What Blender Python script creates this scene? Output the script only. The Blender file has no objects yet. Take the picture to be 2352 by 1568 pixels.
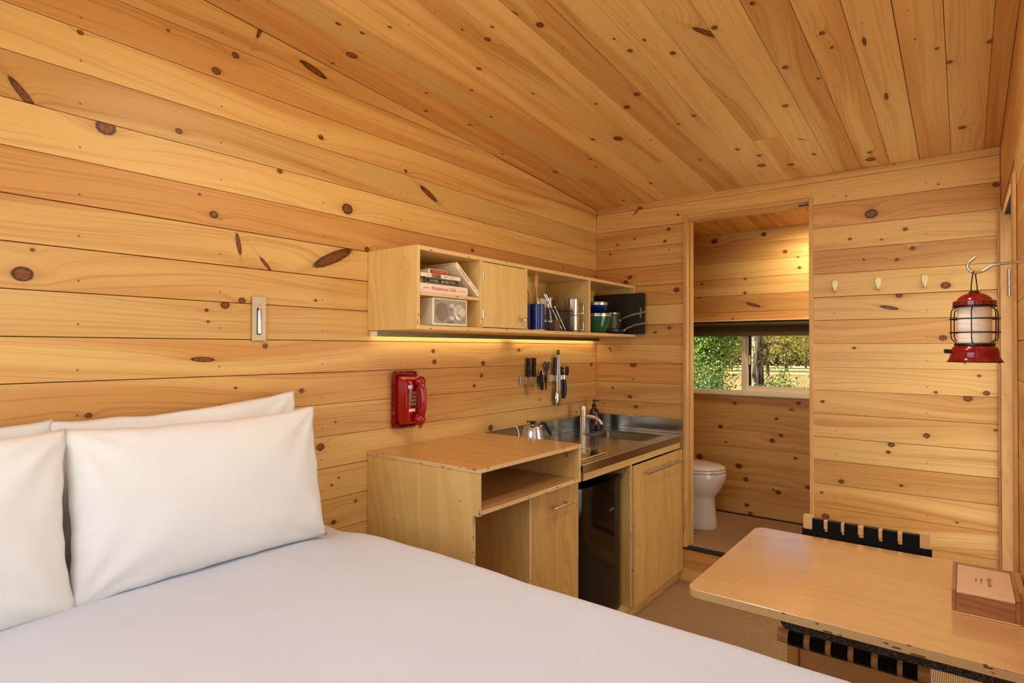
import bpy, bmesh, math, random
from mathutils import Vector, Matrix, Euler, noise
random.seed(7)
C = bpy.context.scene.collection
SC = bpy.context.scene
PI = math.pi

# ---------------------------------------------------------------- camera, world, lights, exposure
cam = bpy.data.objects.new('camera', bpy.data.cameras.new('camera')); C.objects.link(cam)
cam.data.sensor_width = 36.0; cam.data.lens = 36*1356.96/2352; cam.data.clip_start = 0.02
yaw, pit, rol = 0.653082, 0.0109715, 0.00259578
f_ = Vector((-math.sin(yaw)*math.cos(pit), math.cos(yaw)*math.cos(pit), math.sin(pit)))
r_ = Vector((math.cos(yaw), math.sin(yaw), 0)); u_ = r_.cross(f_)
r2 = r_*math.cos(rol)+u_*math.sin(rol); u2 = -r_*math.sin(rol)+u_*math.cos(rol)
cam.matrix_world = Matrix(((r2.x, u2.x, -f_.x, 2.017045), (r2.y, u2.y, -f_.y, -3.596583), (r2.z, u2.z, -f_.z, 1.449015), (0, 0, 0, 1)))
SC.camera = cam
SC.view_settings.view_transform = 'Standard'; SC.view_settings.look = 'None'
SC.view_settings.exposure = 0.06; SC.view_settings.gamma = 1.0; SC.view_settings.use_curve_mapping = False
SC.cycles.use_denoising = True
SC.cycles.max_bounces = 8; SC.cycles.diffuse_bounces = 5; SC.cycles.glossy_bounces = 4; SC.cycles.use_adaptive_sampling = True; SC.cycles.adaptive_threshold = 0.03; SC.cycles.transparent_max_bounces = 24
SC.cycles.sample_clamp_indirect = 6.0
SC.cycles.caustics_reflective = False; SC.cycles.caustics_refractive = False

world = bpy.data.worlds.new('sky'); SC.world = world; world.use_nodes = True
wn = world.node_tree; wbg = wn.nodes['Background']
sky = wn.nodes.new('ShaderNodeTexSky'); sky.sky_type = 'HOSEK_WILKIE'; sky.turbidity = 4.0
sky.sun_direction = Vector((-0.72, -0.03, 0.69)).normalized()
wn.links.new(sky.outputs[0], wbg.inputs[0]); wbg.inputs[1].default_value = 4.5

def light(name, kind, loc, energy, color, rot=None, **kw):
    l = bpy.data.lights.new(name, kind); l.energy = energy; l.color = color
    for k, v in kw.items(): setattr(l, k, v)
    o = bpy.data.objects.new(name, l); C.objects.link(o); o.location = loc
    if rot: o.rotation_euler = rot
    return o
XDOOR = 2.225   # assumed glazing of the side door in the right wall
sun = light('sun', 'SUN', (0, 0, 30), 30.0, (1.0, 0.93, 0.80), angle=0.02)
sun.rotation_euler = Vector((-0.72, -0.03, 0.69)).to_track_quat('Z', 'Y').to_euler()
# daylight through an assumed big window beside the bed (right wall) and an assumed one in the end wall, both behind the photographer
light('assumed_daylight', 'AREA', (2.13, -2.78, 1.56), 3.2, (1.0, 0.97, 0.93), (0, -PI/2, 0), shape='RECTANGLE', size=1.25, size_y=1.80).rotation_euler = (0, PI/2, 0)
light('assumed_daylight', 'AREA', (1.08, -3.97, 1.55), 15, (0.97, 0.98, 1.0), (PI/2, 0, 0), shape='RECTANGLE', size=1.6, size_y=1.15)
light('assumed_daylight', 'AREA', (XDOOR, -0.495, 1.08), 9.5, (1.0, 0.98, 0.95), (0, PI/2, 0), shape='RECTANGLE', size=1.85, size_y=0.78)  # daylight let in by the side door's assumed glazing
# two round ceiling fill lamps, added out of view to even the room's light
for lx, ly in ((1.62, -1.98), (1.10, -2.50)):
    light('added_fill_lamp', 'AREA', (lx, ly, 2.405-0.078*ly-0.035), 9.2 if lx > 1.5 else 6.2, (1.0, 0.90, 0.77), (0, 0, 0), shape='DISK', size=0.22)
light('bathroom_downlight', 'SPOT', (1.27, 0.66, 2.29), 27, (1.0, 0.82, 0.56), (math.radians(12), 0, math.radians(30)), spot_size=math.radians(172), spot_blend=0.9, shadow_soft_size=0.04)

# ---------------------------------------------------------------- helpers
def srgb(r, g, b):
    return tuple(((c/255)/12.92 if c/255 <= 0.04045 else ((c/255+0.055)/1.055)**2.4) for c in (r, g, b))+(1,)

class Nodes:
    def __init__(s, name):
        s.m = bpy.data.materials.new(name); s.m.use_nodes = True; s.t = s.m.node_tree
        s.b = s.t.nodes['Principled BSDF']; s.out = s.t.nodes['Material Output']
    def new(s, typ, **kw):
        n = s.t.nodes.new(typ)
        for k, v in kw.items(): setattr(n, k, v)
        return n
    def put(s, sock, v):
        if isinstance(v, bpy.types.NodeSocket): s.t.links.new(v, sock)
        elif v is not None: sock.default_value = v
    def math(s, op, a, b=None, c=None, clamp=False):
        n = s.new('ShaderNodeMath', operation=op, use_clamp=clamp)
        for i, v in enumerate((a, b, c)):
            if v is not None: s.put(n.inputs[i], v)
        return n.outputs[0]
    def vec(s, op, a, b=None, scale=None):
        n = s.new('ShaderNodeVectorMath', operation=op)
        s.put(n.inputs[0], a)
        if b is not None: s.put(n.inputs[1], b)
        if scale is not None: s.put(n.inputs['Scale'], scale)
        return n.outputs['Value'] if op in ('LENGTH', 'DOT_PRODUCT') else n.outputs[0]
    def comb(s, x, y, z):
        n = s.new('ShaderNodeCombineXYZ')
        for i, v in enumerate((x, y, z)): s.put(n.inputs[i], v)
        return n.outputs[0]
    def sep(s, v):
        n = s.new('ShaderNodeSeparateXYZ'); s.put(n.inputs[0], v); return n.outputs
    def noise(s, v, scale, detail=2.0, rough=0.5, dist=0.0):
        n = s.new('ShaderNodeTexNoise'); s.put(n.inputs['Vector'], v)
        n.inputs['Scale'].default_value = scale; n.inputs['Detail'].default_value = detail
        n.inputs['Roughness'].default_value = rough; n.inputs['Distortion'].default_value = dist
        return n.outputs[0]
    def smooth(s, v, lo, hi, a=0.0, b=1.0):
        n = s.new('ShaderNodeMapRange', interpolation_type='SMOOTHSTEP')
        s.put(n.inputs[0], v)
        for i, q in enumerate((lo, hi, a, b)): s.put(n.inputs[i+1], q)
        return n.outputs[0]
    def mix(s, f, a, b, mode='MIX'):
        n = s.new('ShaderNodeMix', data_type='RGBA', blend_type=mode)
        s.put(n.inputs[0], f); s.put(n.inputs[6], a); s.put(n.inputs[7], b); return n.outputs[2]
    def attr(s, name):
        return s.new('ShaderNodeAttribute', attribute_type='OBJECT', attribute_name=name)
    def obj(s): return s.new('ShaderNodeTexCoord').outputs['Object']
    def bump(s, h, strength, dist=0.002):
        n = s.new('ShaderNodeBump'); n.inputs['Strength'].default_value = strength; n.inputs['Distance'].default_value = dist
        s.put(n.inputs['Height'], h); s.put(s.b.inputs['Normal'], n.outputs[0])
    def set(s, **kw):
        for k, v in kw.items(): s.put(s.b.inputs[k.replace('_', ' ')], v)
        return s.m

def flat(name, rgb, rough=0.5, metal=0.0, var=0.06, scale=30.0, bump=0.0, **kw):
    """plain coloured surface with a faint procedural mottling"""
    n = Nodes(name); c = srgb(*rgb)
    nz = n.noise(n.obj(), scale, 3)
    col = n.mix(n.math('MULTIPLY', nz, 1.0), tuple(x*(1-var) for x in c[:3])+(1,), tuple(min(1, x*(1+var)) for x in c[:3])+(1,))
    n.set(Base_Color=col, Roughness=rough, Metallic=metal, **kw)
    if bump: n.bump(nz, bump)
    return n.m

def pine_material():
    """knotty pine: growth rings flow round knots whose place, size and slant every plank carries as its own properties"""
    n = Nodes('knotty_pine'); P = n.obj(); x, y, z = n.sep(P)
    pr = n.attr('pr'); bright, heart, seed = n.sep(pr.outputs['Vector'])
    off = n.comb(n.math('MULTIPLY', seed, 61.0), n.math('MULTIPLY', seed, 17.0), 0.0)
    Q = n.vec('ADD', P, off); H = n.comb(x, y, 1.0)
    wob = n.noise(n.vec('MULTIPLY', Q, (110, 110, 1)), 1.0, 1)
    rmin = tmin = bumps = None
    for i in range(6):
        a = n.attr('ka%d' % i); b = n.attr('kb%d' % i)
        U = n.vec('DOT_PRODUCT', H, a.outputs['Vector']); V = n.vec('DOT_PRODUCT', H, b.outputs['Vector'])
        UV = n.comb(U, V, 0.0); r = n.vec('LENGTH', UV)
        w = n.vec('MULTIPLY', UV, (0.26, 0.40, 0.0)); e = n.math('EXPONENT', n.math('MULTIPLY', n.vec('DOT_PRODUCT', w, w), -1.0))
        t = n.math('MULTIPLY_ADD', n.math('ABSOLUTE', U), 0.42, n.math('MULTIPLY', n.math('MULTIPLY', V, V), 1.7))
        if rmin is None: rmin, tmin, bumps = r, t, n.math('MULTIPLY', e, a.outputs['Alpha'])
        else: rmin = n.math('MINIMUM', rmin, r); tmin = n.math('MINIMUM', tmin, t); bumps = n.math('MULTIPLY_ADD', e, a.outputs['Alpha'], bumps)
    r = n.math('MULTIPLY_ADD', n.math('SUBTRACT', wob, 0.5), 0.20, rmin)
    ring = n.math('MULTIPLY', n.smooth(r, 0.60, 0.92), n.smooth(r, 0.96, 1.16, 1.0, 0.0))
    core = n.smooth(r, 0.88, 1.02, 1.0, 0.0); halo = n.smooth(r, 1.0, 2.3, 1.0, 0.0)
    tail = n.math('EXPONENT', n.math('MULTIPLY', tmin, -1.0))
    slow = n.noise(n.vec('MULTIPLY', Q, (1.0, 3.6, 1.0)), 1.0, 0)
    mid = n.noise(n.vec('MULTIPLY', Q, (4.5, 22.0, 1.0)), 1.0, 1)
    v = n.math('ADD', n.math('MULTIPLY_ADD', n.math('SUBTRACT', slow, 0.5), 0.15, y), n.math('MULTIPLY_ADD', n.math('SUBTRACT', mid, 0.5), 0.007, bumps))
    vs = n.math('MULTIPLY_ADD', seed, 7.0, v)
    fine = n.noise(n.comb(n.math('MULTIPLY', vs, 900.0), n.math('MULTIPLY', x, 7.0), seed), 1.0, 1)
    vf = n.math('MULTIPLY_ADD', n.math('SUBTRACT', fine, 0.5), 0.011, vs)
    band = n.noise(n.comb(vf, n.math('MULTIPLY', x, 0.045), seed), 12.0, 1)
    line = n.noise(n.comb(n.math('MULTIPLY_ADD', n.math('SUBTRACT', fine, 0.5), 0.0022, vs), n.math('MULTIPLY', x, 0.010), seed), 120.0, 1)
    lines = n.smooth(line, 0.50, 0.66)
    hw = n.smooth(n.math('MULTIPLY_ADD', n.math('SUBTRACT', heart, 0.5), 0.40, band), 0.37, 0.68)
    col = n.mix(hw, PINE_LIGHT, PINE_DARK)
    col = n.mix(n.math('MULTIPLY', lines, n.math('MULTIPLY_ADD', hw, 0.16, 0.24)), col, PINE_LINE)
    col = n.mix(n.math('MULTIPLY', n.math('SUBTRACT', fine, 0.35, clamp=True), 0.36), col, PINE_LINE)
    col = n.mix(n.math('MULTIPLY', halo, 0.16), col, PINE_LINE)
    col = n.mix(n.math('MULTIPLY', tail, 0.42), col, srgb(156, 92, 42))
    col = n.mix(core, col, n.mix(n.smooth(wob, 0.2, 0.8), srgb(146, 86, 38), srgb(98, 52, 20)))
    col = n.mix(n.math('MULTIPLY', ring, 0.86), col, srgb(56, 27, 9))
    # nail heads on the studs, 406 mm apart
    sx = n.math('SUBTRACT', n.math('MODULO', n.math('ADD', n.math('ADD', x, n.attr('sx').outputs['Fac']), 40.6), 0.4064), 0.2032)
    nr = n.vec('LENGTH', n.comb(sx, n.math('ADD', y, n.math('MULTIPLY_ADD', heart, 0.012, 0.022)), 0.0))
    col = n.mix(n.smooth(nr, 0.0024, 0.0038, 0.8, 0.0), col, srgb(92, 74, 52))
    hsv = n.new('ShaderNodeHueSaturation'); n.put(hsv.inputs['Color'], col); n.put(hsv.inputs['Value'], bright)
    n.set(Base_Color=hsv.outputs[0], Roughness=n.math('MULTIPLY_ADD', fine, 0.12, 0.34), Specular_IOR_Level=0.35)
    return n.m
PINE_LIGHT, PINE_DARK, PINE_LINE = srgb(225, 183, 110), srgb(206, 151, 82), srgb(164, 104, 48)

def ply_material(name, face, dark, line, rough=0.38, spec=0.4, edges=True, coat=0.0):
    """birch plywood: figured face veneer, glued layers wherever the edge shows (local z is the thickness, local x the grain)"""
    n = Nodes(name); P = n.obj(); x, y, z = n.sep(P)
    inf = n.new('ShaderNodeObjectInfo'); rnd = inf.outputs['Random']
    Q = n.vec('ADD', P, n.comb(n.math('MULTIPLY', rnd, 13.0), n.math('MULTIPLY', rnd, 7.0), 0.0))
    slow = n.noise(n.vec('MULTIPLY', Q, (1.6, 4.5, 1)), 1.0, 2)
    v = n.math('MULTIPLY_ADD', slow, 0.34, n.sep(Q)[1])
    cont = n.noise(n.comb(v, n.math('MULTIPLY', x, 0.02), rnd), 34.0, 1)
    ln = n.math('SUBTRACT', 1.0, n.smooth(n.math('ABSOLUTE', n.math('SUBTRACT', n.math('FRACT', n.math('MULTIPLY', v, 22.0)), 0.5)), 0.0, 0.07))
    fine = n.noise(n.vec('MULTIPLY', Q, (9.0, 420.0, 1)), 1.0, 2)
    col = n.mix(n.smooth(cont, 0.35, 0.7), face, dark)
    col = n.mix(n.math('MULTIPLY', ln, n.math('MULTIPLY', slow, 0.45)), col, line)
    col = n.mix(n.math('MULTIPLY', fine, 0.20), col, line)
    spk = n.smooth(n.noise(n.vec('MULTIPLY', Q, (60, 60, 1)), 1.0, 0), 0.85, 0.88)
    col = n.mix(n.math('MULTIPLY', spk, 0.7), col, srgb(96, 54, 24))
    # edge layers
    lay = n.math('FRACT', n.math('MULTIPLY', n.math('ADD', z, 1.0), 1/0.0046))
    lm = n.smooth(n.math('ABSOLUTE', n.math('SUBTRACT', lay, 0.5)), 0.26, 0.44)
    void = n.smooth(n.noise(n.comb(n.math('MULTIPLY', x, 30.0), n.math('MULTIPLY', y, 30.0), n.math('MULTIPLY', n.math('FLOOR', n.math('MULTIPLY', n.math('ADD', z, 1.0), 1/0.0046)), 5.3)), 1.0, 1), 0.66, 0.72)
    e = n.mix(lm, srgb(240, 208, 148), srgb(178, 122, 66))
    e = n.mix(n.math('MULTIPLY', void, 0.85), e, srgb(84, 46, 20))
    tc = n.t.nodes.new('ShaderNodeNewGeometry')
    vt = n.new('ShaderNodeVectorTransform', vector_type='NORMAL', convert_from='WORLD', convert_to='OBJECT'); n.put(vt.inputs[0], tc.outputs['Normal'])
    nz = n.math('ABSOLUTE', n.sep(vt.outputs[0])[2])
    if edges: col = n.mix(n.math('LESS_THAN', nz, 0.6), col, e)
    n.set(Base_Color=col, Roughness=rough, Specular_IOR_Level=spec)
    if coat: n.set(Coat_Weight=coat, Coat_Roughness=0.13, Coat_IOR=1.75)
    return n.m

def metal(name, rgb, rough, aniso=(2, 200, 2), amt=0.12):
    n = Nodes(name); nz = n.noise(n.vec('MULTIPLY', n.obj(), aniso), 1.0, 3)
    n.set(Base_Color=n.mix(nz, tuple(c*0.9 for c in srgb(*rgb)[:3])+(1,), srgb(*rgb)), Metallic=1.0,
          Roughness=n.math('MULTIPLY_ADD', nz, amt, rough-amt/2))
    return n.m

def carpet_material():
    n = Nodes('woven_sisal_carpet'); x, y, z = n.sep(n.obj())
    w = n.math('ADD', x, n.math('MULTIPLY', y, 0.0))
    a = n.math('SINE', n.math('MULTIPLY', x, 2*PI/0.0078))
    row = n.math('FLOOR', n.math('DIVIDE', x, 0.0078))
    b = n.math('SINE', n.math('ADD', n.math('MULTIPLY', y, 2*PI/0.011), n.math('MULTIPLY', row, 1.9)))
    h = n.math('MULTIPLY_ADD', b, 0.35, n.math('MULTIPLY', a, 0.65))
    sp = n.noise(n.obj(), 240.0, 2)
    f = n.smooth(n.math('MULTIPLY_ADD', n.math('SUBTRACT', sp, 0.5), 1.4, h), -0.8, 0.9)
    col = n.mix(f, srgb(128, 92, 60), srgb(222, 184, 138))
    big = n.noise(n.obj(), 3.0, 2)
    col = n.mix(n.math('MULTIPLY', big, 0.25), col, srgb(150, 112, 76))
    n.bump(h, 0.7, 0.003); n.set(Base_Color=col, Roughness=0.95, Specular_IOR_Level=0.1)
    return n.m

def fabric_material(name, rgb, weave=900.0):
    n = Nodes(name); P = n.obj()
    wr = n.noise(P, 5.0, 3); x, y, z = n.sep(P)
    wv = n.math('MULTIPLY', n.math('SINE', n.math('MULTIPLY', x, weave*3)), n.math('SINE', n.math('MULTIPLY', y, weave*3)))
    c = srgb(*rgb)
    n.set(Base_Color=n.mix(wr, tuple(q*0.965 for q in c[:3])+(1,), c), Roughness=0.9, Specular_IOR_Level=0.15, Sheen_Weight=0.15)
    n.bump(n.math('MULTIPLY_ADD', wv, 0.05, wr), 0.25, 0.012)
    return n.m

def glass_material(name, rgb=(255, 255, 255), tint=0.92):
    n = Nodes(name); t = n.new('ShaderNodeBsdfTransparent'); g = n.new('ShaderNodeBsdfGlossy'); f = n.new('ShaderNodeFresnel')
    c = srgb(*rgb); t.inputs[0].default_value = tuple(q*tint for q in c[:3])+(1,)
    g.inputs['Roughness'].default_value = 0.02; f.inputs[0].default_value = 1.45
    m = n.new('ShaderNodeMixShader'); n.put(m.inputs[0], f.outputs[0]); n.put(m.inputs[1], t.outputs[0]); n.put(m.inputs[2], g.outputs[0])
    n.put(n.out.inputs[0], m.outputs[0]); return n.m

def emit_material(name, rgb, strength):
    n = Nodes(name); n.set(Base_Color=srgb(*rgb), Emission_Color=srgb(*rgb), Emission_Strength=strength, Roughness=0.6); return n.m

def enamel_material(name, rgb):
    n = Nodes(name); v = n.new('ShaderNodeTexVoronoi'); n.put(v.inputs['Vector'], n.obj()); v.inputs['Scale'].default_value = 210
    s = n.smooth(v.outputs['Distance'], 0.10, 0.16, 1.0, 0.0)
    k = n.math('GREATER_THAN', n.noise(n.obj(), 140.0, 1), 0.56)
    n.set(Base_Color=n.mix(n.math('MULTIPLY', s, k), srgb(*rgb), srgb(225, 228, 235)), Roughness=0.12, Coat_Weight=0.5); return n.m

def speckle_material(name, base, dot, scale, rough, thr=0.58):
    n = Nodes(name); s = n.smooth(n.noise(n.obj(), scale, 2), thr, thr+0.08)
    n.set(Base_Color=n.mix(s, srgb(*base), srgb(*dot)), Roughness=rough); n.bump(s, 0.3, 0.001); return n.m

MAT = {}
MAT['pine'] = pine_material()
MAT['ply'] = ply_material('birch_plywood', srgb(230, 196, 124), srgb(222, 184, 110), srgb(196, 148, 82))
MAT['ply_top'] = ply_material('oiled_birch_plywood', srgb(206, 158, 92), srgb(196, 144, 80), srgb(172, 118, 60), 0.22, 0.5)
MAT['ply_door'] = ply_material('birch_plywood_door', srgb(212, 168, 96), srgb(198, 150, 80), srgb(170, 118, 58))
MAT['ply_table'] = ply_material('birch_plywood_table', srgb(222, 178, 122), srgb(214, 166, 108), srgb(184, 130, 78), 0.3, 0.5, True, 0.8)
MAT['wood_trim'] = ply_material('pine_trim', srgb(222, 176, 108), srgb(206, 156, 90), srgb(176, 122, 64), edges=False)
MAT['gap'] = flat('dark_board_joint', (58, 34, 16), 0.9)
MAT['carpet'] = carpet_material()
MAT['linen'] = fabric_material('white_cotton_pillowcase', (238, 236, 230))
MAT['duvet'] = fabric_material('white_duvet_cover', (210, 213, 222))
MAT['steel'] = metal('brushed_steel_counter', (200, 202, 198), 0.18, (300, 3, 300), 0.10)
MAT['steel_bright'] = metal('brushed_nickel', (216, 216, 214), 0.22)
MAT['chrome'] = metal('polished_chrome', (225, 222, 216), 0.08, (2, 2, 2), 0.02)
MAT['brass'] = metal('brushed_champagne_metal', (220, 206, 172), 0.36, (40, 40, 40))
MAT['steel_dark'] = metal('dark_and_shaded_steel', (120, 112, 92), 0.35, (30, 30, 30))  # darkened to hold the sink basin's shade; own tone on the strip light housing
MAT['black'] = flat('black_plastic', (16, 15, 14), 0.35)
MAT['black_gloss'] = flat('black_lacquer', (5, 5, 5), 0.10, Specular_IOR_Level=0.3)
MAT['black_rubber'] = flat('black_rubber', (22, 21, 20), 0.7)
MAT['webbing'] = fabric_material('black_webbing', (20, 20, 23), 300.0)
MAT['red'] = flat('red_enamel', (130, 5, 9), 0.14, 0.0, 0.04, Coat_Weight=0.4)
MAT['red_phone'] = flat('glossy_red_plastic', (154, 3, 9), 0.16, 0.0, 0.03, Coat_Weight=0.4)
MAT['porcelain'] = flat('white_porcelain', (238, 230, 214), 0.10, 0.0, 0.01, Coat_Weight=0.4)
MAT['white'] = flat('white_paint', (236, 228, 206), 0.4)
MAT['cream'] = flat('cream_lacquer', (238, 230, 204), 0.35)
MAT['vinyl'] = flat('almond_vinyl', (255, 238, 206), 0.45)
MAT['glass'] = glass_material('clear_glass')
MAT['blind'] = flat('olive_blind_fabric', (82, 66, 36), 0.9)
MAT['blue_enamel'] = enamel_material('blue_speckled_enamel', (10, 34, 112))
MAT['green_enamel'] = enamel_material('green_speckled_enamel', (12, 92, 58))
MAT['board'] = speckle_material('dark_speckled_board', (30, 27, 20), (150, 140, 110), 300, 0.55, 0.66)
MAT['hammered'] = speckle_material('hammered_black_steel', (34, 32, 26), (120, 112, 88), 420, 0.42, 0.52)  # pale specks put the glints of the hammered paint into the colour
MAT['grey_pan'] = flat('dark_grey_anodised_pan', (62, 58, 46), 0.35, 0.4)
MAT['amber'] = flat('amber_glass', (58, 12, 8), 0.08, 0.0, 0.05, Coat_Weight=0.5)
MAT['spoon_wood'] = flat('beech_wood', (206, 150, 84), 0.6, 0.0, 0.12, 60)
MAT['walnut'] = ply_material('walnut_box', srgb(182, 132, 88), srgb(156, 106, 68), srgb(112, 70, 44), edges=False)
MAT['lid_wood'] = flat('pale_birch_lid', (228, 192, 152), 0.5, 0.0, 0.05, 40)
MAT['chair_wood'] = flat('pale_ash_wood', (226, 184, 122), 0.4, 0.0, 0.10, 25)
MAT['ink'] = flat('brown_engraving', (96, 58, 34), 0.8)
MAT['red_ink'] = flat('red_print', (196, 74, 58), 0.7)
MAT['pale_ink'] = flat('pale_print', (226, 216, 186), 0.6)
MAT['book_white'] = flat('white_book_cover', (236, 222, 196), 0.5)
MAT['book_pink'] = flat('pale_pink_book_cover', (240, 216, 196), 0.5)
MAT['book_black'] = flat('black_book_cover', (24, 20, 17), 0.4)
MAT['book_red'] = flat('red_book_label', (170, 22, 22), 0.5)
MAT['book_gold'] = speckle_material('gold_green_book_picture', (150, 120, 38), (70, 70, 30), 160, 0.5, 0.5)
MAT['pages'] = flat('book_pages', (232, 214, 178), 0.8, 0.0, 0.08, 300)
MAT['kraft'] = flat('kraft_card', (150, 108, 66), 0.8)
MAT['knit'] = flat('silver_speaker_cloth', (170, 156, 138), 0.6, 0.3, 0.1, 400)
MAT['knit_dark'] = flat('speaker_grille_cloth', (140, 126, 110), 0.7, 0.2, 0.1, 400)
MAT['silver_paint'] = flat('satin_silver_paint', (214, 206, 190), 0.3, 0.35)
MAT['key'] = flat('grey_phone_key', (120, 112, 86), 0.4)
MAT['silicone'] = flat('white_silicone', (228, 214, 186), 0.5)
MAT['led'] = emit_material('warm_led_diffuser', (255, 206, 136), 4.0)
MAT['led_lens'] = flat('frosted_lens', (250, 240, 222), 0.4)
MAT['hook'] = flat('pale_brass_hook', (214, 204, 140), 0.3, 0.35)

class G:
    """bmesh collector"""
    def __init__(s): s.b = bmesh.new()
    def _xf(s, vs, M):
        if M is not None: bmesh.ops.transform(s.b, matrix=M, verts=vs)
    def box(s, c, d, bev=0.0, M=None, seg=1):
        vs = bmesh.ops.create_cube(s.b, size=1.0)['verts']
        bmesh.ops.scale(s.b, vec=d, verts=vs)
        if bev:
            es = list({e for v in vs for e in v.link_edges})
            r = bmesh.ops.bevel(s.b, geom=es, offset=bev, segments=seg, affect='EDGES', profile=0.5)
            vs = list({v for f in r['faces'] for v in f.verts} | {v for v in vs if v.is_valid})
        bmesh.ops.translate(s.b, vec=c, verts=vs); s._xf(vs, M); return s
    def span(s, x0, x1, y0, y1, z0, z1, bev=0.0, M=None, seg=1):
        return s.box(((x0+x1)/2, (y0+y1)/2, (z0+z1)/2), (abs(x1-x0), abs(y1-y0), abs(z1-z0)), bev, M, seg)
    def rings(s, rings, cap0=True, cap1=True, closed=True):
        R = [[s.b.verts.new(p) for p in r] for r in rings]
        n = len(R[0])
        for a, b in zip(R, R[1:]):
            for i in range(n if closed else n-1):
                j = (i+1) % n
                s.b.faces.new((a[i], a[j], b[j], b[i]))
        if cap0: s.b.faces.new(R[0][::-1])
        if cap1: s.b.faces.new(R[-1])
        return [v for r in R for v in r]
    def lathe(s, prof, c=(0, 0, 0), seg=28, M=None, cap0=True, cap1=True, sx=1.0, sy=1.0):
        rs = [[(c[0]+r*sx*math.cos(2*PI*i/seg), c[1]+r*sy*math.sin(2*PI*i/seg), c[2]+z) for i in range(seg)] for r, z in prof]
        vs = s.rings(rs, cap0, cap1); s._xf(vs, M); return s
    def tube(s, pts, r, seg=10, M=None, closed=False):
        pts = [Vector(p) for p in pts]; n = len(pts); rs = []
        rad = r if isinstance(r, (list, tuple)) else [r]*n
        up = None
        for i, p in enumerate(pts):
            if closed: t = pts[(i+1) % n]-pts[i-1]
            else: t = pts[min(i+1, n-1)]-pts[max(i-1, 0)]
            t.normalize()
            if up is None:
                up = Vector((0, 0, 1)) if abs(t.z) < 0.9 else Vector((1, 0, 0))
            a = (up-t*up.dot(t)).normalized(); up = a; b = t.cross(a)
            rs.append([p+(a*math.cos(2*PI*k/seg)+b*math.sin(2*PI*k/seg))*rad[i] for k in range(seg)])
        if closed: rs.append(rs[0]); vs = s.rings(rs, False, False); bmesh.ops.remove_doubles(s.b, verts=vs, dist=1e-6)
        else: vs = s.rings(rs)
        if M is not None: s._xf([v for v in vs if v.is_valid], M)
        return s
    def cyl(s, p0, p1, r, r1=None, seg=18, M=None): return s.tube([p0, p1], [r, r if r1 is None else r1], seg, M)
    def prism(s, poly, z0, z1, bev=0.0, M=None):
        k0 = [(x, y, z0) for x, y in poly]; k1 = [(x, y, z1) for x, y in poly]
        if bev:
            ins = inset(poly, bev)
            rs = [[(x, y, z0) for x, y in ins], [(x, y, z0+bev) for x, y in poly], [(x, y, z1-bev) for x, y in poly], [(x, y, z1) for x, y in ins]]
        else: rs = [k0, k1]
        vs = s.rings(rs); s._xf(vs, M); return s
    def ball(s, c, r, sc=(1, 1, 1), seg=16, M=None):
        vs = bmesh.ops.create_uvsphere(s.b, u_segments=seg, v_segments=max(6, seg//2+2), radius=r)['verts']
        bmesh.ops.scale(s.b, vec=sc, verts=vs); bmesh.ops.translate(s.b, vec=c, verts=vs); s._xf(vs, M); return s
    def done(s, name, m, parent=None, loc=None, M=None, smooth=35, kind=None):
        bmesh.ops.recalc_face_normals(s.b, faces=s.b.faces[:])
        me = bpy.data.meshes.new(name); s.b.to_mesh(me); s.b.free()
        me.materials.append(MAT[m] if isinstance(m, str) else m)
        if smooth:
            me.polygons.foreach_set('use_smooth', [True]*len(me.polygons)); me.set_sharp_from_angle(angle=math.radians(smooth))
        return link(name, me, parent, loc, M, kind)

def link(name, me, parent=None, loc=None, M=None, kind=None):
    o = bpy.data.objects.new(name, me); C.objects.link(o)
    if parent is not None: o.parent = parent
    if M is not None: o.matrix_basis = M
    if loc is not None: o.location = loc
    if kind: o['kind'] = kind
    return o
def inset(poly, d):
    n = len(poly); out = []
    A = sum(poly[i][0]*poly[(i+1) % n][1]-poly[(i+1) % n][0]*poly[i][1] for i in range(n)); sg = 1 if A > 0 else -1
    for i in range(n):
        p0, p1, p2 = Vector(poly[i-1]), Vector(poly[i]), Vector(poly[(i+1) % n])
        a = (p1-p0).normalized(); b = (p2-p1).normalized()
        na = Vector((-a.y, a.x))*sg; nb = Vector((-b.y, b.x))*sg
        m = na+nb; m = m/max(0.3, m.dot(na)); out.append((p1.x+m.x*d, p1.y+m.y*d))
    return out
def thing(name, label, cat, loc=(0, 0, 0), rz=0.0, group=None, M=None):
    o = bpy.data.objects.new(name, None); C.objects.link(o); o.empty_display_size = 0.05
    if M is not None: o.matrix_basis = M
    else: o.location = loc; o.rotation_euler = (0, 0, rz)
    return tag(o, label, cat, group)
def tag(o, label, cat, group=None):
    o['label'] = label; o['category'] = cat
    if group: o['group'] = group
    return o
def copy_tree(o, parent=None):
    c = o.copy(); C.objects.link(c)
    if parent is not None: c.parent = parent
    for ch in list(o.children): copy_tree(ch, c)
    return c
def frame(o, ex, ey):
    ex = Vector(ex).normalized(); ey = Vector(ey).normalized(); ez = ex.cross(ey)
    return Matrix(((ex.x, ey.x, ez.x, o[0]), (ex.y, ey.y, ez.y, o[1]), (ex.z, ey.z, ez.z, o[2]), (0, 0, 0, 1)))
AX = {'x': Vector((1, 0, 0)), 'y': Vector((0, 1, 0)), 'z': Vector((0, 0, 1))}
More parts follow.
